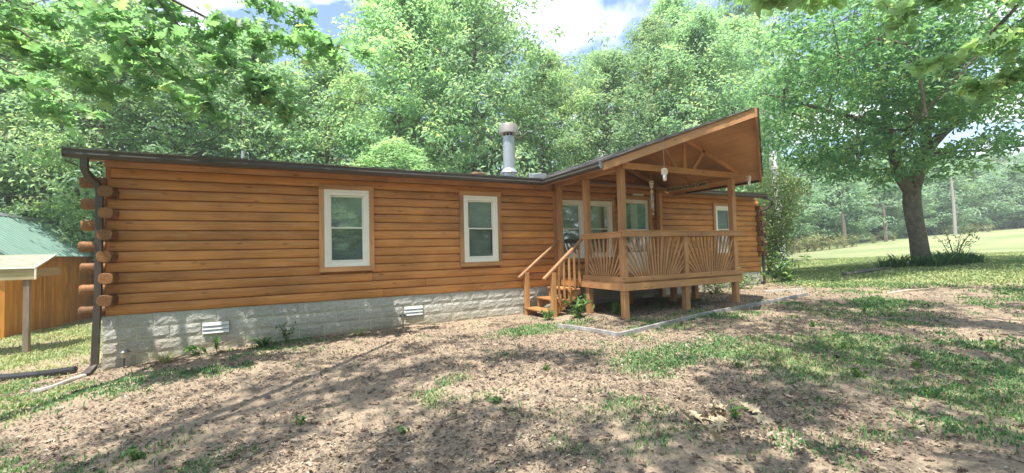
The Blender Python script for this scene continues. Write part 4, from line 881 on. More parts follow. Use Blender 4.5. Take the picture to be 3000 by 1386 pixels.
# dead trunks and poles seen against the far wood
for (px, Z, wpx, ztop, m, name, lab, cat) in ((2802, 47, 9, 6.6, 'greypole', 'utility_pole', 'grey wooden utility pole at the edge of the far wood', 'pole'), (2597, 47, 10, 4.2, 'bark', 'bare_tree', 'bare trunk at the far wood edge left of the yard tree', 'tree trunk'), (2476, 46, 12, 3.5, 'bark', 'bare_tree', 'pale bare trunk at the far wood edge behind the sapling', 'tree trunk')):
    x, y = at(px, Z); z = Hs(x, y); r = wpx/FPX*Z/2*.85
    tag(MB().tube([(x, y, z-.5), (x+.05, y, z+ztop*.5), (x-.1, y+.05, z+ztop)], [r*1.15, r, r*.8], 9).build(name, m, smooth=True), lab, cat)
x, y = at(2287, 24); z = Hs(x, y)
tag(MB().tube([(x, y, z-.4), (x-.05, y, z+2), (x-.15, y+.05, z+4.5), (x-.2, y+.1, z+8), (x-.25, y+.1, z+10)], [.30, .27, .22, .18, .1], 10).build('pale_tree', 'palebark', smooth=True), 'white barked trunk behind the right cabin corner', 'tree trunk')
# ---- yard tree with the lilies round its base
yt = thing('yard_tree', 'large spreading shade tree with dark leaning trunk standing in the lawn', 'tree', (22.2, -1.75, 0.0))
wt = MB()
wt.tube([(22.28, -1.75, -.35), (22.26, -1.75, .05), (22.15, -1.72, .5), (22.1, -1.71, .95), (21.98, -1.68, 1.6), (21.92, -1.66, 2.2), (21.95, -1.68, 2.7)], [.36, .29, .265, .25, .245, .255, .24], 16)
wt.tube([(21.93, -1.67, 2.4), (22.08, -1.79, 3.25), (22.28, -1.93, 3.85), (22.55, -2.1, 4.25), (22.9, -2.26, 4.62), (23.63, -2.67, 5.31), (24.38, -3.08, 5.77), (25.6, -3.7, 6.3), (27, -4.4, 6.9)], [.22, .21, .19, .16, .15, .13, .11, .08, .04], 10)
wt.tube([(22.2, -1.9, 3.6), (22.36, -2.0, 4.5), (22.48, -2.09, 5.71), (22.67, -2.25, 6.9), (23.05, -2.5, 8.21), (23.43, -2.74, 9.6), (23.6, -2.9, 11.2)], [.17, .15, .13, .11, .09, .06, .03], 9)
wt.tube([(21.93, -1.67, 2.45), (21.48, -1.48, 3.33), (21.36, -1.46, 4.18), (21.17, -1.39, 4.84), (20.53, -1.06, 5.1), (19.57, -.58, 5.4), (18.2, .1, 5.9), (17.2, .6, 6.2)], [.2, .19, .17, .14, .10, .08, .05, .02], 9)
wt.tube([(21.2, -1.4, 4.7), (21.1, -1.3, 6.2), (21.0, -1.2, 8.0), (20.8, -1, 10)], [.12, .10, .07, .03], 8)
wt.tube([(22.5, -2.1, 5.6), (21.8, -3.2, 6.6), (21.0, -4.5, 7.4), (20.2, -5.4, 7.9)], [.10, .08, .05, .02], 7)
wt.tube([(22.5, -2.1, 5.4), (23.2, -.6, 6.4), (24, .9, 7.2), (24.6, 2, 7.8)], [.10, .08, .05, .02], 7)
wt.tube([(22.45, -1.98, 3.9), (23.2, -2.35, 3.95), (24.4, -2.95, 4.0), (25.9, -3.7, 4.15), (27, -4.3, 4.3)], [.06, .05, .04, .03, .015], 6)
wt.tube([(21.4, -1.47, 4.0), (20.4, -2.2, 4.4), (19.2, -2.9, 4.5), (18.2, -3.4, 4.3)], [.09, .07, .04, .02], 6)
rs = np.random.RandomState(77); cl = []
arms = [((22.6, -2.2, 7), (4.8, 4.8, 4.6), 440), ((20.0, -1.0, 6.0), (3.8, 3.4, 2.6), 320), ((17.2, -2.0, 6.9), (2.4, 1.9, 1.9), 130), ((25.0, -3.4, 7.4), (3.2, 3.2, 2.4), 140), ((20.4, -3.6, 6.4), (2.8, 2.6, 2.2), 160), ((19.8, -1.2, 3.6), (1.9, 1.6, .8), 50), ((22.8, -3.0, 3.9), (1.6, 1.2, .35), 14)]
LIMBS = [[(21.93, -1.67, 2.9), (22.08, -1.79, 3.25), (22.28, -1.93, 3.85), (22.9, -2.26, 4.62), (23.63, -2.67, 5.31), (24.38, -3.08, 5.77), (25.6, -3.7, 6.3), (27, -4.4, 6.9)], [(22.2, -1.9, 3.6), (22.36, -2.0, 4.5), (22.48, -2.09, 5.71), (22.67, -2.25, 6.9), (23.05, -2.5, 8.21), (23.43, -2.74, 9.6), (23.6, -2.9, 11.2)], [(21.36, -1.46, 4.18), (21.17, -1.39, 4.84), (20.53, -1.06, 5.1), (19.57, -.58, 5.4), (18.2, .1, 5.9), (17.2, .6, 6.2)], [(21.2, -1.4, 4.7), (21.1, -1.3, 6.2), (21.0, -1.2, 8.0), (20.8, -1, 10)], [(22.5, -2.1, 5.6), (21.8, -3.2, 6.6), (21.0, -4.5, 7.4), (20.2, -5.4, 7.9)], [(22.5, -2.1, 5.4), (23.2, -.6, 6.4), (24, .9, 7.2), (24.6, 2, 7.8)], [(22.45, -1.98, 3.9), (23.2, -2.35, 3.95), (24.4, -2.95, 4.0), (27, -4.3, 4.3)], [(21.4, -1.47, 4.0), (20.4, -2.2, 4.4), (19.2, -2.9, 4.5), (18.2, -3.4, 4.3)]]
sk = np.concatenate([interp(l, 60) for l in LIMBS])
for c, s, n_ in arms:
    for _ in range(n_):
        u = rs.normal(size=3); u /= np.linalg.norm(u); u *= rs.uniform(.35, 1)**.5; p = np.array(c)+u*np.array(s)
        if p[2] < 2.7+.25*abs(p[0]-21.5) and p[0] > 20.8: continue
        if p[0] > 23.6 and p[2] < 5.4: continue
        cl.append(p)
for j in rs.permutation(len(cl))[:46]:
    p = cl[j]; d = np.linalg.norm(sk-p, axis=1)+np.maximum(0, sk[:, 2]-p[2]+.2)*.8+rs.rand(len(sk))*.9; q = sk[d.argmin()]; ln_ = np.linalg.norm(p-q)
    l_ = [tuple(q), tuple(q*.66+p*.34+np.array([0, 0, .14*ln_])+rs.normal(size=3)*.05*ln_), tuple(q*.3+p*.7+np.array([0, 0, .10*ln_])+rs.normal(size=3)*.05*ln_), tuple(p)]
    wt.tube(l_, [.045, .032, .02, .008], 5, cap=False); sk = np.concatenate([sk, interp(l_, 16)[3:]])
for p in cl[::2]:
    d = np.linalg.norm(sk-p, axis=1); 
    if d.min() > 1.3: continue
    q = sk[d.argmin()]; mth = (q+p)/2+np.array([0, 0, -.12*np.linalg.norm(p-q)])
    wt.tube([Vector(q), Vector(mth), Vector(p)], [.018, .012, .005], 4, cap=False)
wt.build('trunk', 'bark', yt, smooth=True)
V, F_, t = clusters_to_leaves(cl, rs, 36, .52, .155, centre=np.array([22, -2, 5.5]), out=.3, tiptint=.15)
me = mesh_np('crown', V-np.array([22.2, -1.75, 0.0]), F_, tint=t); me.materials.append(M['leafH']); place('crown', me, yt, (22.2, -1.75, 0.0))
# ---- shade trees round the camera: trunks out of view, low twigs hang into the picture
def near_tree(name, label, base, trunk, limbs, clus, seed, per, size, leafm='leafN', rad=.45, oak=None, extra=()):
    t = thing(name, label, 'tree', (base[0], base[1], Hs(*base))); w = MB()
    w.tube(trunk, [.30, .26, .22, .18, .12][:len(trunk)], 12); rs = np.random.RandomState(seed); cl = []; sk = []
    for L_ in limbs:
        n = len(L_); w.tube(L_, [.11*(1-i/n)**1.1+.012 for i in range(n)], 7); sk += [np.array(p) for p in interp(L_, 30)]
    sk = np.array(sk)
    for (xa, xb, ya, yb_, za, zb_), n_ in clus:
        for _ in range(n_):
            p = np.array([rs.uniform(xa, xb), rs.uniform(ya, yb_), rs.uniform(za, zb_)])
            if vnoise(p[0]+50, p[1]+20, .8, 3) > .44+rs.uniform(-.09, .09): cl.append(p)
    def visible_ok(p):
        d = p-CAM; z_ = d@_f
        if z_ < .3 or z_ > 14: return True
        X = 1500+FPX*(d@_r)/z_; Y = 693-FPX*(d@_u)/z_
        return not (-150 < X < 3150 and Y > -130 and Y < 1500)
    cl = [p for p in cl if visible_ok(p)]           # crown proper stays above the view; only the twigs listed below hang in
    for p in cl[::3]:
        d = np.linalg.norm(sk-p, axis=1); q = sk[d.argmin()]; w.tube([Vector(q), Vector((q+p)/2+np.array([0, 0, .08])), Vector(p)], [.02, .013, .005], 4, cap=False)
    Vs, Fs, Ts = [], [], []; off = 0
    def add(V, F_, tt):
        nonlocal off
        Vs.append(V); Fs.append(F_+off); Ts.append(tt); off += len(V)
    if cl: add(*clusters_to_leaves(cl, rs, per, rad, size, up=.8, tiptint=.05))
    for poly, r0, nt_, dens, ls, spread in extra:         # hanging twigs with lobed leaves
        poly = [Vector(p) for p in poly]; n = len(poly); w.tube(poly, [r0*(1-.8*i/(n-1)) for i in range(n)], 5)
        q = interp([tuple(p) for p in poly], nt_)
        lc = []
        for i, p in enumerate(q):
            if i < nt_*.12: continue
            for s in range(2):
                d = rs.normal(size=3)*np.array([1, 1, .35]); d[2] -= .25; e_ = p+d/np.linalg.norm(d)*spread*rs.uniform(.4, 1)
                w.tube([Vector(p), Vector((p+e_)/2+np.array([0, 0, .04*spread])), Vector(e_)], [.006, .004, .002], 3, cap=False)
                for m_ in range(dens):
                    f_ = rs.uniform(.25, 1.08); c = p*(1-f_)+e_*f_+rs.normal(size=3)*.055*np.array([1, 1, .6])*(spread/.5); c[2] -= .03; lc.append(c)
        lc = np.array(lc); nr = rs.normal(size=lc.shape)*.5; nr[:, 2] += .9
        V, F_, tt = leafcloud(lc, ls*(.7+.6*rs.rand(len(lc))), nr, rs, 'oak', tint=np.clip(rs.normal(size=len(lc))*.2+.5, 0, .93)); add(V, F_, tt)
    w.build('trunk', 'twig', t, smooth=True)
    V = np.concatenate(Vs)-worldloc(t); me = mesh_np('crown', V, np.concatenate(Fs), tint=np.concatenate(Ts)); me.materials.append(M[leafm]); place('crown', me, t, tuple(worldloc(t)))
    return t
E3 = lambda px, py, Z: tuple(P3(px, py, Z))
near_tree('oak_tree', 'oak whose low leafy twigs hang into the upper left over the cabin roof', (-4.6, -7.6), [(-4.6, -7.6, -1.5), (-4.5, -7.5, 1), (-4.4, -7.4, 3.2), (-4.2, -7.3, 6.5), (-3.8, -7.8, 11)],
    [[(-4.4, -7.4, 3.2), (-2.5, -6.2, 4.6), (-.5, -5, 5.2), (1.2, -3.8, 5.2), (2.6, -2.4, 4.6)], [(-4.3, -7.4, 6.5), (-2, -8, 9), (1, -8.2, 10.8), (3, -9, 11.5)], [(-4.4, -7.4, 4), (-3, -5, 5), (-1.5, -2.6, 5.6), (-.2, -.6, 5.4)], [(-4.2, -7.3, 6.5), (-3, -6.6, 9), (-1.2, -5.8, 10.4), (1.6, -5, 9.6)]],
    [((-4, 4.5, -12, -5.6, 10, 13), 400), ((-1.0, 5, -5.2, -3.0, 9.8, 11.2), 70)], 5, 44, .165, rad=.5, extra=[
        ([E3(-150, -150, 5.2), E3(120, -60, 5.0), E3(300, 60, 5.0), E3(420, 170, 5.2), E3(520, 290, 5.4)], .022, 24, 9, .155, .5),
        ([E3(-120, 20, 4.6), E3(60, 90, 4.8), E3(200, 190, 5.0), E3(330, 260, 5.3)], .016, 18, 9, .155, .45),
        ([E3(-200, -140, 4.2), E3(-60, -40, 4.2), E3(60, 20, 4.4), E3(180, 60, 4.6)], .02, 16, 7, .12, .45),
        ([E3(200, -180, 5.6), E3(430, -40, 5.8), E3(620, 60, 6.0), E3(760, 90, 6.2), E3(900, 120, 6.5), E3(1030, 150, 6.8)], .026, 30, 10, .165, .55),
        ([E3(430, -40, 5.8), E3(560, 120, 6.0), E3(690, 200, 6.2), E3(790, 270, 6.4), E3(850, 330, 6.6)], .018, 24, 10, .165, .5),
        ([E3(260, -60, 5.4), E3(380, 60, 5.5), E3(480, 180, 5.8), E3(590, 260, 6.0), E3(640, 350, 6.2)], .016, 20, 10, .165, .45),
        ([E3(560, -120, 6.2), E3(700, -30, 6.4), E3(830, 30, 6.6), E3(900, 40, 6.8)], .016, 14, 8, .165, .5),
        ([E3(-160, 160, 5.6), E3(0, 200, 5.8), E3(120, 250, 6.0), E3(230, 330, 6.2)], .014, 14, 10, .165, .5)])
near_tree('oak_tree', 'oak whose big lobed leaves hang along the top edge right of the porch', (9.5, -13.5), [(9.5, -13.5, -1.2), (9.4, -13.4, 1.5), (9.2, -13.2, 3.6), (9, -13, 7), (8.6, -12, 11)],
    [[(9.2, -13.2, 3.6), (8, -11.5, 4.2), (6.6, -9.6, 3.6), (5.6, -7.9, 2.7)], [(9.1, -13.1, 5), (9.8, -11, 6.2), (10.4, -9, 6.6), (11, -7.2, 5.6)], [(9, -13, 7), (7, -11, 10.5), (5, -8.5, 11.6)], [(9, -13, 7), (11, -10.5, 10.6), (13.5, -8, 11)]],
    [((4.5, 14, -13, -6.4, 10.4, 13), 430), ((5, 10, -6.4, -4.6, 10, 11.2), 90)], 8, 44, .165, rad=.5, extra=[
        ([E3(2150, -120, 1.9), E3(2270, -70, 2.05), E3(2400, -45, 2.2), E3(2540, -60, 2.35)], .008, 12, 6, .12, .16),
        ([E3(2000, -110, 2.3), E3(2120, -80, 2.35), E3(2250, -60, 2.4)], .006, 8, 4, .11, .12),
        ([E3(3150, -80, 5.0), E3(3020, 40, 5.3), E3(2880, 130, 5.6), E3(2740, 170, 6.0)], .014, 16, 10, .165, .5),
        ([E3(3200, 60, 5.2), E3(3060, 160, 5.4), E3(2950, 230, 5.8), E3(2830, 260, 6.1)], .012, 14, 10, .165, .45),
        ([E3(3000, -150, 5.2), E3(2860, -60, 5.5), E3(2720, 0, 5.8), E3(2600, 20, 6.0)], .014, 14, 10, .165, .45)])
# unseen trees behind the camera, added to keep bright sky out of window reflections
for i, (x, y, h, wd) in enumerate(((54, -30, 16, 1.6), (62, -24, 16, 1.6), (70, -34, 18, 1.7), (47, -38, 17, 1.6), (80, -28, 18, 1.7), (-22, -34, 17, 1.5), (-9, -37, 17, 1.5), (-1, -38, 18, 1.5), (6, -38, 17, 1.5), (13, -39, 18, 1.5), (21, -36, 17, 1.5), (29, -35, 17, 1.5), (38, -32, 16, 1.5), (46, -28, 15, 1.5), (-2, -24, 8, 1.0), (5.5, -25, 8, 1.0), (12.5, -26, 8, 1.1), (20, -25, 8, 1.1), (27, -24, 8, 1.1), (-12, -26, 13, 1.2), (-5, -30, 15, 1.3), (2, -27, 14, 1.2), (9, -31, 15, 1.3), (16, -27, 13, 1.2), (-17, -16, 12, 1.1), (24, -28, 14, 1.3), (32, -24, 13, 1.2))):
    tree(PROT[i % 5], x, y, h, wd, rt.random()*6, 'tree across the yard behind the viewpoint, seen only as window reflection', 'trees behind the viewpoint')

# ------------------------------------------------------------------ plants, grass, litter
def plant_mesh(seed, n, h, r, size, m, tmpl='diamond', stems=5, stemm=None):
    rs = np.random.RandomState(seed); w = MB(); C = []
    for s in range(stems):
        a = rs.rand()*6.28; q = r*rs.rand()**.5; e_ = np.array([math.cos(a)*q, math.sin(a)*q, h*rs.uniform(.6, 1)])
        w.tube([(0, 0, -.02), tuple(e_*np.array([.4, .4, .55])), tuple(e_)], [.008*h+.002, .005*h+.002, .002], 4, cap=False)
        for _ in range(n//stems):
            f_ = rs.uniform(.15, 1.05); C.append(e_*np.array([f_**1.3, f_**1.3, f_])+rs.normal(size=3)*r*.16)
    C = np.array(C); C[:, 2] = np.maximum(C[:, 2], .01); nr = rs.normal(size=C.shape)*.5; nr[:, 2] += .8
    V, F_, t = leafcloud(C, size*(.6+.8*rs.rand(len(C))), nr, rs, tmpl)
    me = mesh_np('foliage', V, F_, tint=t); me.materials.append(M[m]); ws = bpy.data.meshes.new('stem'); ws.from_pydata(w.v, [], w.f); ws.materials.append(M[stemm or 'twig']); return me, ws
def put_plant(pair, x, y, label, cat='plant', name='weed', sc=1, rot=0, group=None):
    t = thing(name, label, cat, (x, y, Hs(x, y)), group); t.scale = (sc,)*3; t.rotation_euler = (0, 0, rot)
    for me in pair:
        o = bpy.data.objects.new(me.name.split('.')[0], me); COL.objects.link(o); o.parent = t
    return t
wl = [plant_mesh(s, 26, .14, .13, .075, 'weed', stems=5) for s in (1, 2, 3)]; wt_ = plant_mesh(4, 70, .30, .16, .06, 'weed', stems=6); wb = plant_mesh(9, 90, .42, .30, .13, 'weed', stems=9)
put_plant(wb, 7.62, -1.42, 'bright broad leaved plant growing at the foot of the stairs', name='leafy_plant'); put_plant(wb, 8.35, -1.75, 'leafy plant growing in the shade under the porch edge', name='leafy_plant', sc=.62, rot=1)
put_plant(wb, 7.05, -1.25, 'small leafy plant leaning against the near stair post', name='leafy_plant', sc=.55, rot=2)
put_plant(wt_, 2.45, -.2, 'feathery green weed standing against the foundation between the vents'); put_plant(wt_, 1.45, -.18, 'thin weed in front of the left foundation vent', sc=.8, rot=2)
put_plant(wl[0], 1.18, -.16, 'pale round leaved weed below the left foundation vent', sc=1.3)
WEEDL = ['low green weed on the dirt at bottom centre, right of the forked twig', 'small weed on the dirt between the stairs and the bottom edge', 'leafy weed beside the curled dead oak leaves', 'low weed in the patchy grass of the right foreground', 'low weed at the lower right, above the bottom corner weed', 'low weed on the dirt left of the forked twig', 'weed just above the forked twig on the bare dirt', 'small weed near the right end of the porch bed edging',
 'broad green weed amid the grass patch right of the porch', 'low weed touching the right edge of the picture', 'weed on the dirt by the bottom right corner of the yard', 'small weed on the bare dirt before the lawn', 'broad dark weed nearest the bottom left corner', 'tiny weed in front of the leafy stair plants', 'low weed in the grass patch in front of the porch', 'low weed close to the thin twig near the bottom right']
for i, (x, y, s) in enumerate(((4.35, -4.55, .9), (5.3, -4.0, .8), (6.0, -6.0, 1.1), (7.9, -6.1, .9), (8.7, -6.3, .8), (2.6, -4.0, .9), (3.4, -4.7, .7), (9.9, -4.6, .9), (8.9, -5.5, 1.2), (10.2, -6.5, 1.1), (9.5, -7.1, .9), (12.0, -4.4, .9), (1.4, -3.9, 1.1), (5.9, -2.2, .8), (7.2, -5.2, .8), (7.75, -6.7, .9))):
    put_plant(wl[i % 3], x, y, WEEDL[i], sc=s*.72, rot=i, group='low weeds scattered over the dirt')
# arching grass clumps
def clump_mesh(seed, n, ln, w_, m, stiff=.6, rad=.1):
    rs = np.random.RandomState(seed); V = []; F_ = []; T = []
    for i in range(n):
        a = rs.rand()*6.28; b0 = np.array([math.cos(a), math.sin(a), 0])*rs.rand()*rad; l = ln*rs.uniform(.6, 1.1); d = np.array([math.cos(a+rs.normal()*.5), math.sin(a+rs.normal()*.5), 0]); s = np.array([-d[1], d[0], 0]); sp = rs.uniform(.3, 1)*(1-stiff)+.12; tt = rs.rand()
        k0 = len(V)
        for q in (0, .35, .7, 1.0):
            p = b0+d*l*sp*q**1.6*1.6+np.array([0, 0, l*(q-.45*(1-stiff)*2*q*q*rs.uniform(.8, 1.1))]); ww = w_*(1-q**2)*.5+.0005
            V += [p-s*ww, p+s*ww]; T += [tt, tt]
        for q in range(3): F_.append((k0+2*q, k0+2*q+1, k0+2*q+3, k0+2*q+2))
    me = mesh_np('foliage', V, F_, tint=T); me.materials.append(M[m]); return me
ci_ = [clump_mesh(3, 70, .42, .018, 'iris', .35, .08), clump_mesh(4, 60, .38, .016, 'drygrass', .2, .06), clump_mesh(6, 60, .62, .045, 'iris', .68, .35)]
for me, x, y, s, lab in ((ci_[0], 2.12, -.42, .9, 'arching green lily clump by the foundation between the vents'), (ci_[1], .85, -.42, .9, 'straw coloured dry grass clump near the left cabin corner'), (ci_[1], 3.6, -.5, .7, 'small dry grass clump below the foundation near the right vent')):
    put_plant((me,), x, y, lab, name='grass_clump', sc=s)
k = 0
for x, y, s in ((21.2, -1.5, 1.1), (21.5, -1.95, 1.0), (21.85, -2.3, 1.1), (22.3, -2.5, 1.0), (22.7, -2.6, 1.05), (23.1, -2.5, .95), (21.0, -1.15, .9), (22.0, -2.7, .8), (22.9, -2.9, .8), (21.4, -2.4, .8), (23.4, -2.4, .8), (22.9, -2.1, 1.0)):
    put_plant((ci_[2],), x, y, 'dark green sword leaved lily clump round the yard tree base', name='lily_clump', sc=s, rot=k, group='lilies round the yard tree'); k += 1
put_plant(plant_mesh(31, 160, 1.5, .75, .09, 'sapl', stems=9), 23.0, -2.35, 'airy reddish shrub growing right beside the yard tree trunk', 'shrub', 'shrub')
# sapling at the right cabin corner
t = thing('sapling', 'tall thin multi stemmed sapling with pale leaves at the right cabin corner', 'tree', (19.3, 1.9, Hs(19.3, 1.9)))
rs = np.random.RandomState(12); w = MB(); C = []; z0 = Hs(19.3, 1.9)
for s in range(11):
    a = rs.rand()*6.28; hgt = rs.uniform(2.6, 4.6); sp = rs.uniform(.3, 1.2); e_ = np.array([19.3+.35+math.cos(a)*sp, 1.9-.3+math.sin(a)*sp, z0+hgt])
    p = [np.array([19.3, 1.9, z0-.1]), np.array([19.35+math.cos(a)*.12, 1.88+math.sin(a)*.12, z0+.8]), np.array([19.3+.2+math.cos(a)*sp*.5, 1.75+math.sin(a)*sp*.5, z0+hgt*.55]), e_]
    w.tube([Vector(q) for q in p], [.035, .026, .014, .004], 5, cap=False); q = interp([tuple(v) for v in p], 20)
    for j in range(6, 20):
        for _ in range(34): C.append(q[j]+rs.normal(size=3)*np.array([.25, .25, .2]))
w.build('trunk', 'twig', t); C = np.array(C); nr = rs.normal(size=C.shape)*.6; nr[:, 2] += .6; V, F_, tt = leafcloud(C, .12*(.6+.8*rs.rand(len(C))), nr, rs); me = mesh_np('crown', V-worldloc(t), F_, tint=tt); me.materials.append(M['sapl']); place('crown', me, t, tuple(worldloc(t)))
fern = plant_mesh(41, 150, .85, .55, .13, 'weed', stems=10)
put_plant(fern, 16.6, -.35, 'bright ferny bush with spreading fronds at the right cabin corner', 'shrub', 'shrub', sc=1.15); put_plant(fern, 17.4, .5, 'low green bush beside the sapling at the right cabin corner', 'shrub', 'shrub', sc=.8, rot=2)
put_plant(plant_mesh(42, 240, .55, .8, .09, 'weed', stems=14), 13.0, -.5, 'low bright green bush against the foundation behind the porch', 'shrub', 'shrub', sc=1.1)
put_plant(plant_mesh(43, 240, .5, .8, .09, 'weed', stems=14), 14.2, -.45, 'low green bush under the farthest cabin window', 'shrub', 'shrub', sc=1.0)
# tall weeds at the field edge
rw = [plant_mesh(s, 200, 1.5, 1.5, .17, 'reed', stems=14) for s in (51, 52)]
for i, px in enumerate(range(2255, 2500, 22)):
    x, y = at(px, 40+i*.3); put_plant(rw[i % 2], x, y, 'tall pale weeds at the edge of the field before the wood', 'weeds', 'tall_weeds', sc=rt.uniform(.8, 1.25), rot=i, group='tall weeds along the field edge')
for i, (px, Z) in enumerate(((2780, 48), (2830, 48), (2860, 49), (2560, 46), (2620, 47), (2900, 50))):
    x, y = at(px, Z); put_plant(rw[i % 2], x, y, 'orange tinted weeds round the foot of the utility pole', 'weeds', 'tall_weeds', sc=.7, rot=i, group='weeds near the utility pole')
# fallen log, twigs, sticks
tag(MB().tube([(18.7, -.95, Hs(18.7, -.95)+.03), (19.4, -1.2, Hs(19.4, -1.2)+.06), (20.6, -1.45, Hs(20.6, -1.45)+.05)], [.06, .09, .05], 8).build('fallen_log', 'bark', smooth=True), 'short dark fallen log on the grass left of the yard tree', 'log')
def stick(pts, r, label, m='twig'):
    tag(MB().tube([(x, y, Hs(x, y)+.015+dz) for x, y, dz in pts], [r*(1-.7*i/(len(pts)-1)) for i in range(len(pts))], 5).build('stick', m), label, 'stick')
stick([(3.6, -4.9, 0), (3.75, -4.75, .02), (3.95, -4.72, .01), (4.05, -4.6, 0)], .012, 'thin forked twig lying on the dirt at bottom centre left'); stick([(3.0, -4.9, 0), (3.2, -4.75, .01), (3.3, -4.62, 0)], .008, 'thin dark twig on the dirt near the bottom edge'); stick([(5.6, -6.35, 0), (5.75, -6.2, .03), (5.85, -6.05, .01), (6.0, -6.0, 0)], .008, 'curved dark twig on the litter at bottom right of centre'); stick([(6.9, -7.0, 0), (7.1, -6.9, .02), (7.4, -6.95, 0)], .008, 'thin pale twig near the bottom right corner')
stick([(14.9, -3.6, 0), (15.6, -3.75, .02), (16.3, -3.95, 0)], .025, 'long pale stick on the dirt between porch and yard tree', 'bone'); stick([(7.5, -1.45, 0), (7.3, -1.6, .05), (7.1, -1.65, .02)], .012, 'crooked stick lying before the stairs', 'bone')
stick([(12.05, -.9, 0), (12.05, -.92, .4), (12.06, -.92, .95)], .02, 'bare white sapling stem standing right of the porch', 'bone')
# curled oak leaves near the bottom
rs = np.random.RandomState(8); C = []
for cx, cy, n_ in ((5.75, -6.0, 9), (5.95, -5.85, 7), (6.2, -6.1, 3), (5.5, -6.15, 3)):
    for _ in range(n_): x, y = cx+rs.normal()*.07, cy+rs.normal()*.06; C.append((x, y, Hs(x, y)+.035+rs.rand()*.02))
C = np.array(C); nr = rs.normal(size=C.shape)*.5; nr[:, 2] += .7; V, F_, tt = leafcloud(C, np.full(len(C), .15), nr, rs, 'oak'); me = mesh_np('dead_leaves', V, F_, tint=tt); me.materials.append(M['deadleaf']); o = bpy.data.objects.new('dead_leaves', me); COL.objects.link(o); o['kind'] = 'stuff'; tag(o, 'curled brown oak leaves heaped on the dirt at bottom centre', 'leaves')
# scattered litter: chips, bits of leaf and small stones
def sample_ground(rs, n, x0, x1, y0, y1, power=1.6, zmin=2.2):
    x = rs.uniform(x0, x1, n); y = rs.uniform(y0, y1, n); d = np.hypot(x-CAM[0], y-CAM[1]); keep = rs.rand(n) < np.clip((5.0/np.maximum(d, 3.0))**power, 0, 1); return x[keep], y[keep]
rs = np.random.RandomState(21); x, y = sample_ground(rs, 620000, -4, 22, -8.4, 1.5, 1.4)
ln = vnoise(x+30, y, .8, 4); keep = (rs.rand(len(x)) < sm(.30, .58, ln)*.92+.15) & ~((y > -.12) & (x > -.02) & (x < XE)); x = x[keep]; y = y[keep]
C = np.stack([x, y, H(x, y)+.010+(vnoise(x, y, 2.2, 4)-.5)*.045+(vnoise(x+40, y, 9, 2)-.5)*.018], -1); nr = rs.normal(size=C.shape)*.28; nr[:, 2] += 1
sz = .008+.028*rs.rand(len(x))**3; V, F_, tt = leafcloud(C, sz*1.25, nr, rs); me = mesh_np('leaf_litter', V, F_, tint=tt); me.materials.append(M['litter']); o = bpy.data.objects.new('leaf_litter', me); COL.objects.link(o); o['kind'] = 'stuff'; tag(o, 'brown leaf litter and wood chips strewn over the dirt yard', 'litter')
rs = np.random.RandomState(22); x, y = sample_ground(rs, 9000, -4, 20, -8.4, 1.0, 1.3); keep = ~((y > -.15) & (x > -.02) & (x < XE)); x = x[keep]; y = y[keep]
C = np.stack([x, y, H(x, y)+.016+(vnoise(x, y, 2.2, 4)-.5)*.045+(vnoise(x+40, y, 9, 2)-.5)*.018], -1); nr = rs.normal(size=C.shape)*.35; nr[:, 2] += 1
V, F_, tt = leafcloud(C, .035+.05*rs.rand(len(x)), nr, rs, 'oak'); me = mesh_np('fallen_leaves', V, F_, tint=tt*.85); me.materials.append(M['litter']); o = bpy.data.objects.new('fallen_leaves', me); COL.objects.link(o); o['kind'] = 'stuff'; tag(o, 'scattered whole fallen leaves among the litter on the dirt', 'leaves')
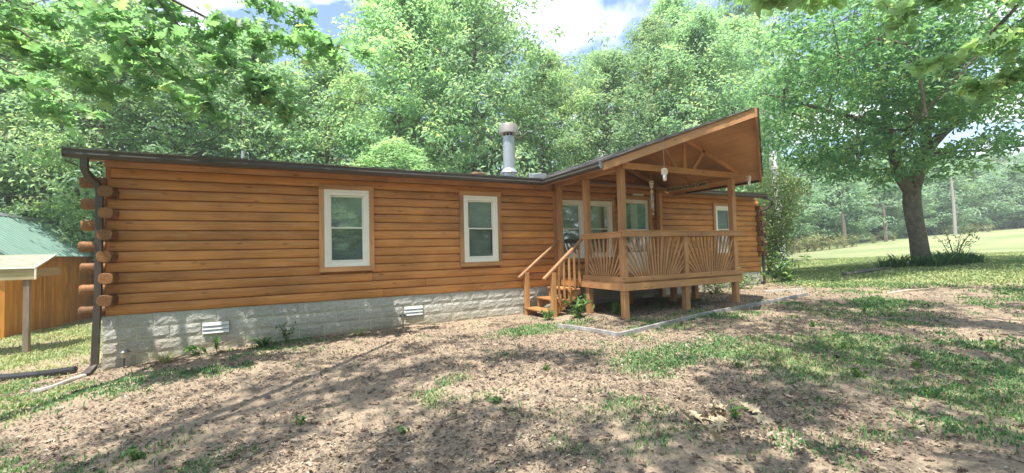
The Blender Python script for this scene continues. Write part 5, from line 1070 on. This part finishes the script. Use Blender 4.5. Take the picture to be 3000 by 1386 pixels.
# grass
def grass(name, n, box, seed, ln, thr, m, label, power=1.3, width=1.0):
    rs = np.random.RandomState(seed); x, y = sample_ground(rs, n, *box, power); g = grassmask(x, y); keep = (rs.rand(len(x)) < np.clip(g-thr*.3, 0, 1)**1.7*1.6) & ~((y > -.08) & (x > -.02) & (x < XE) & (y < YB)); x = x[keep]; y = y[keep]
    z = H(x, y)+np.exp(-((np.clip(np.abs(x-8)-14, 0, None))/6)**2-((np.clip(np.abs(y+3)-8, 0, None))/5)**2)*((vnoise(x, y, 2.2, 4)-.5)*.045+(vnoise(x+40, y, 9, 2)-.5)*.018)-.004
    d = np.hypot(x-CAM[0], y-CAM[1]); L_ = ln*(.5+.9*rs.rand(len(x)))*(1+.02*d); w_ = (.0028+.0007*d)*width
    a = rs.rand(len(x))*6.28; t_ = rs.uniform(.1, .9, len(x)); dx_ = np.cos(a)*t_; dy_ = np.sin(a)*t_; sx, sy = -np.sin(a+rs.rand(len(x))), np.cos(a+rs.rand(len(x)))
    b0 = np.stack([x, y, z], -1); s = np.stack([sx, sy, np.zeros_like(sx)], -1)*w_[:, None]
    mid_ = b0+np.stack([dx_*L_*.35, dy_*L_*.35, L_*.6], -1); tip_ = b0+np.stack([dx_*L_, dy_*L_, L_*.75], -1)
    V = np.stack([b0-s, b0+s, mid_+s*.7, mid_-s*.7, tip_], 1).reshape(-1, 3); k = np.arange(len(x))*5
    F_ = np.concatenate([np.stack([k, k+1, k+2], -1), np.stack([k, k+2, k+3], -1), np.stack([k+3, k+2, k+4], -1)]); tt = np.repeat(np.clip(vnoise(x, y, 1.4, 3)*1.1-.1+rs.normal(size=len(x))*.18, 0, 1), 5)
    me = mesh_np(name, V, F_, tint=tt); me.materials.append(M[m]); o = bpy.data.objects.new(name, me); COL.objects.link(o); o['kind'] = 'stuff'; tag(o, label, 'grass'); return o
grass('grass', 520000, (-4, 17, -8.4, .5), 31, .042, .22, 'grass', 'patchy green grass and clover growing through the dirt yard', 1.1)
grass('lawn_grass', 260000, (15, 34, -8, 8), 32, .05, .3, 'drygrass', 'mown pale lawn grass under and beyond the yard tree', 0.5, 1.3)
grass('side_grass', 90000, (-6, .0, -3, 9), 33, .05, .12, 'drygrass', 'dry pale grass on the slope left of the cabin', .8)

# ------------------------------------------------------------------ thin summer haze
hb = MB().box(-200, 470, -200, 470, float(GZ.min())-1.0, 24.0)
M['haze'] = bpy.data.materials.new('haze'); M['haze'].use_nodes = True; t = M['haze'].node_tree; t.nodes.clear()
o_ = N(t, 'ShaderNodeOutputMaterial'); pv = N(t, 'ShaderNodeVolumePrincipled', i={'Density': 0.0019}); pv.inputs['Color'].default_value = (0.93, 0.97, 1.0, 1); pv.inputs['Anisotropy'].default_value = 0.2; L(t, pv.outputs[0], o_.inputs['Volume'])
ho = hb.build('haze', 'haze'); ho['kind'] = 'stuff'; tag(ho, 'thin pale summer haze filling the air over the yard and woods', 'haze')
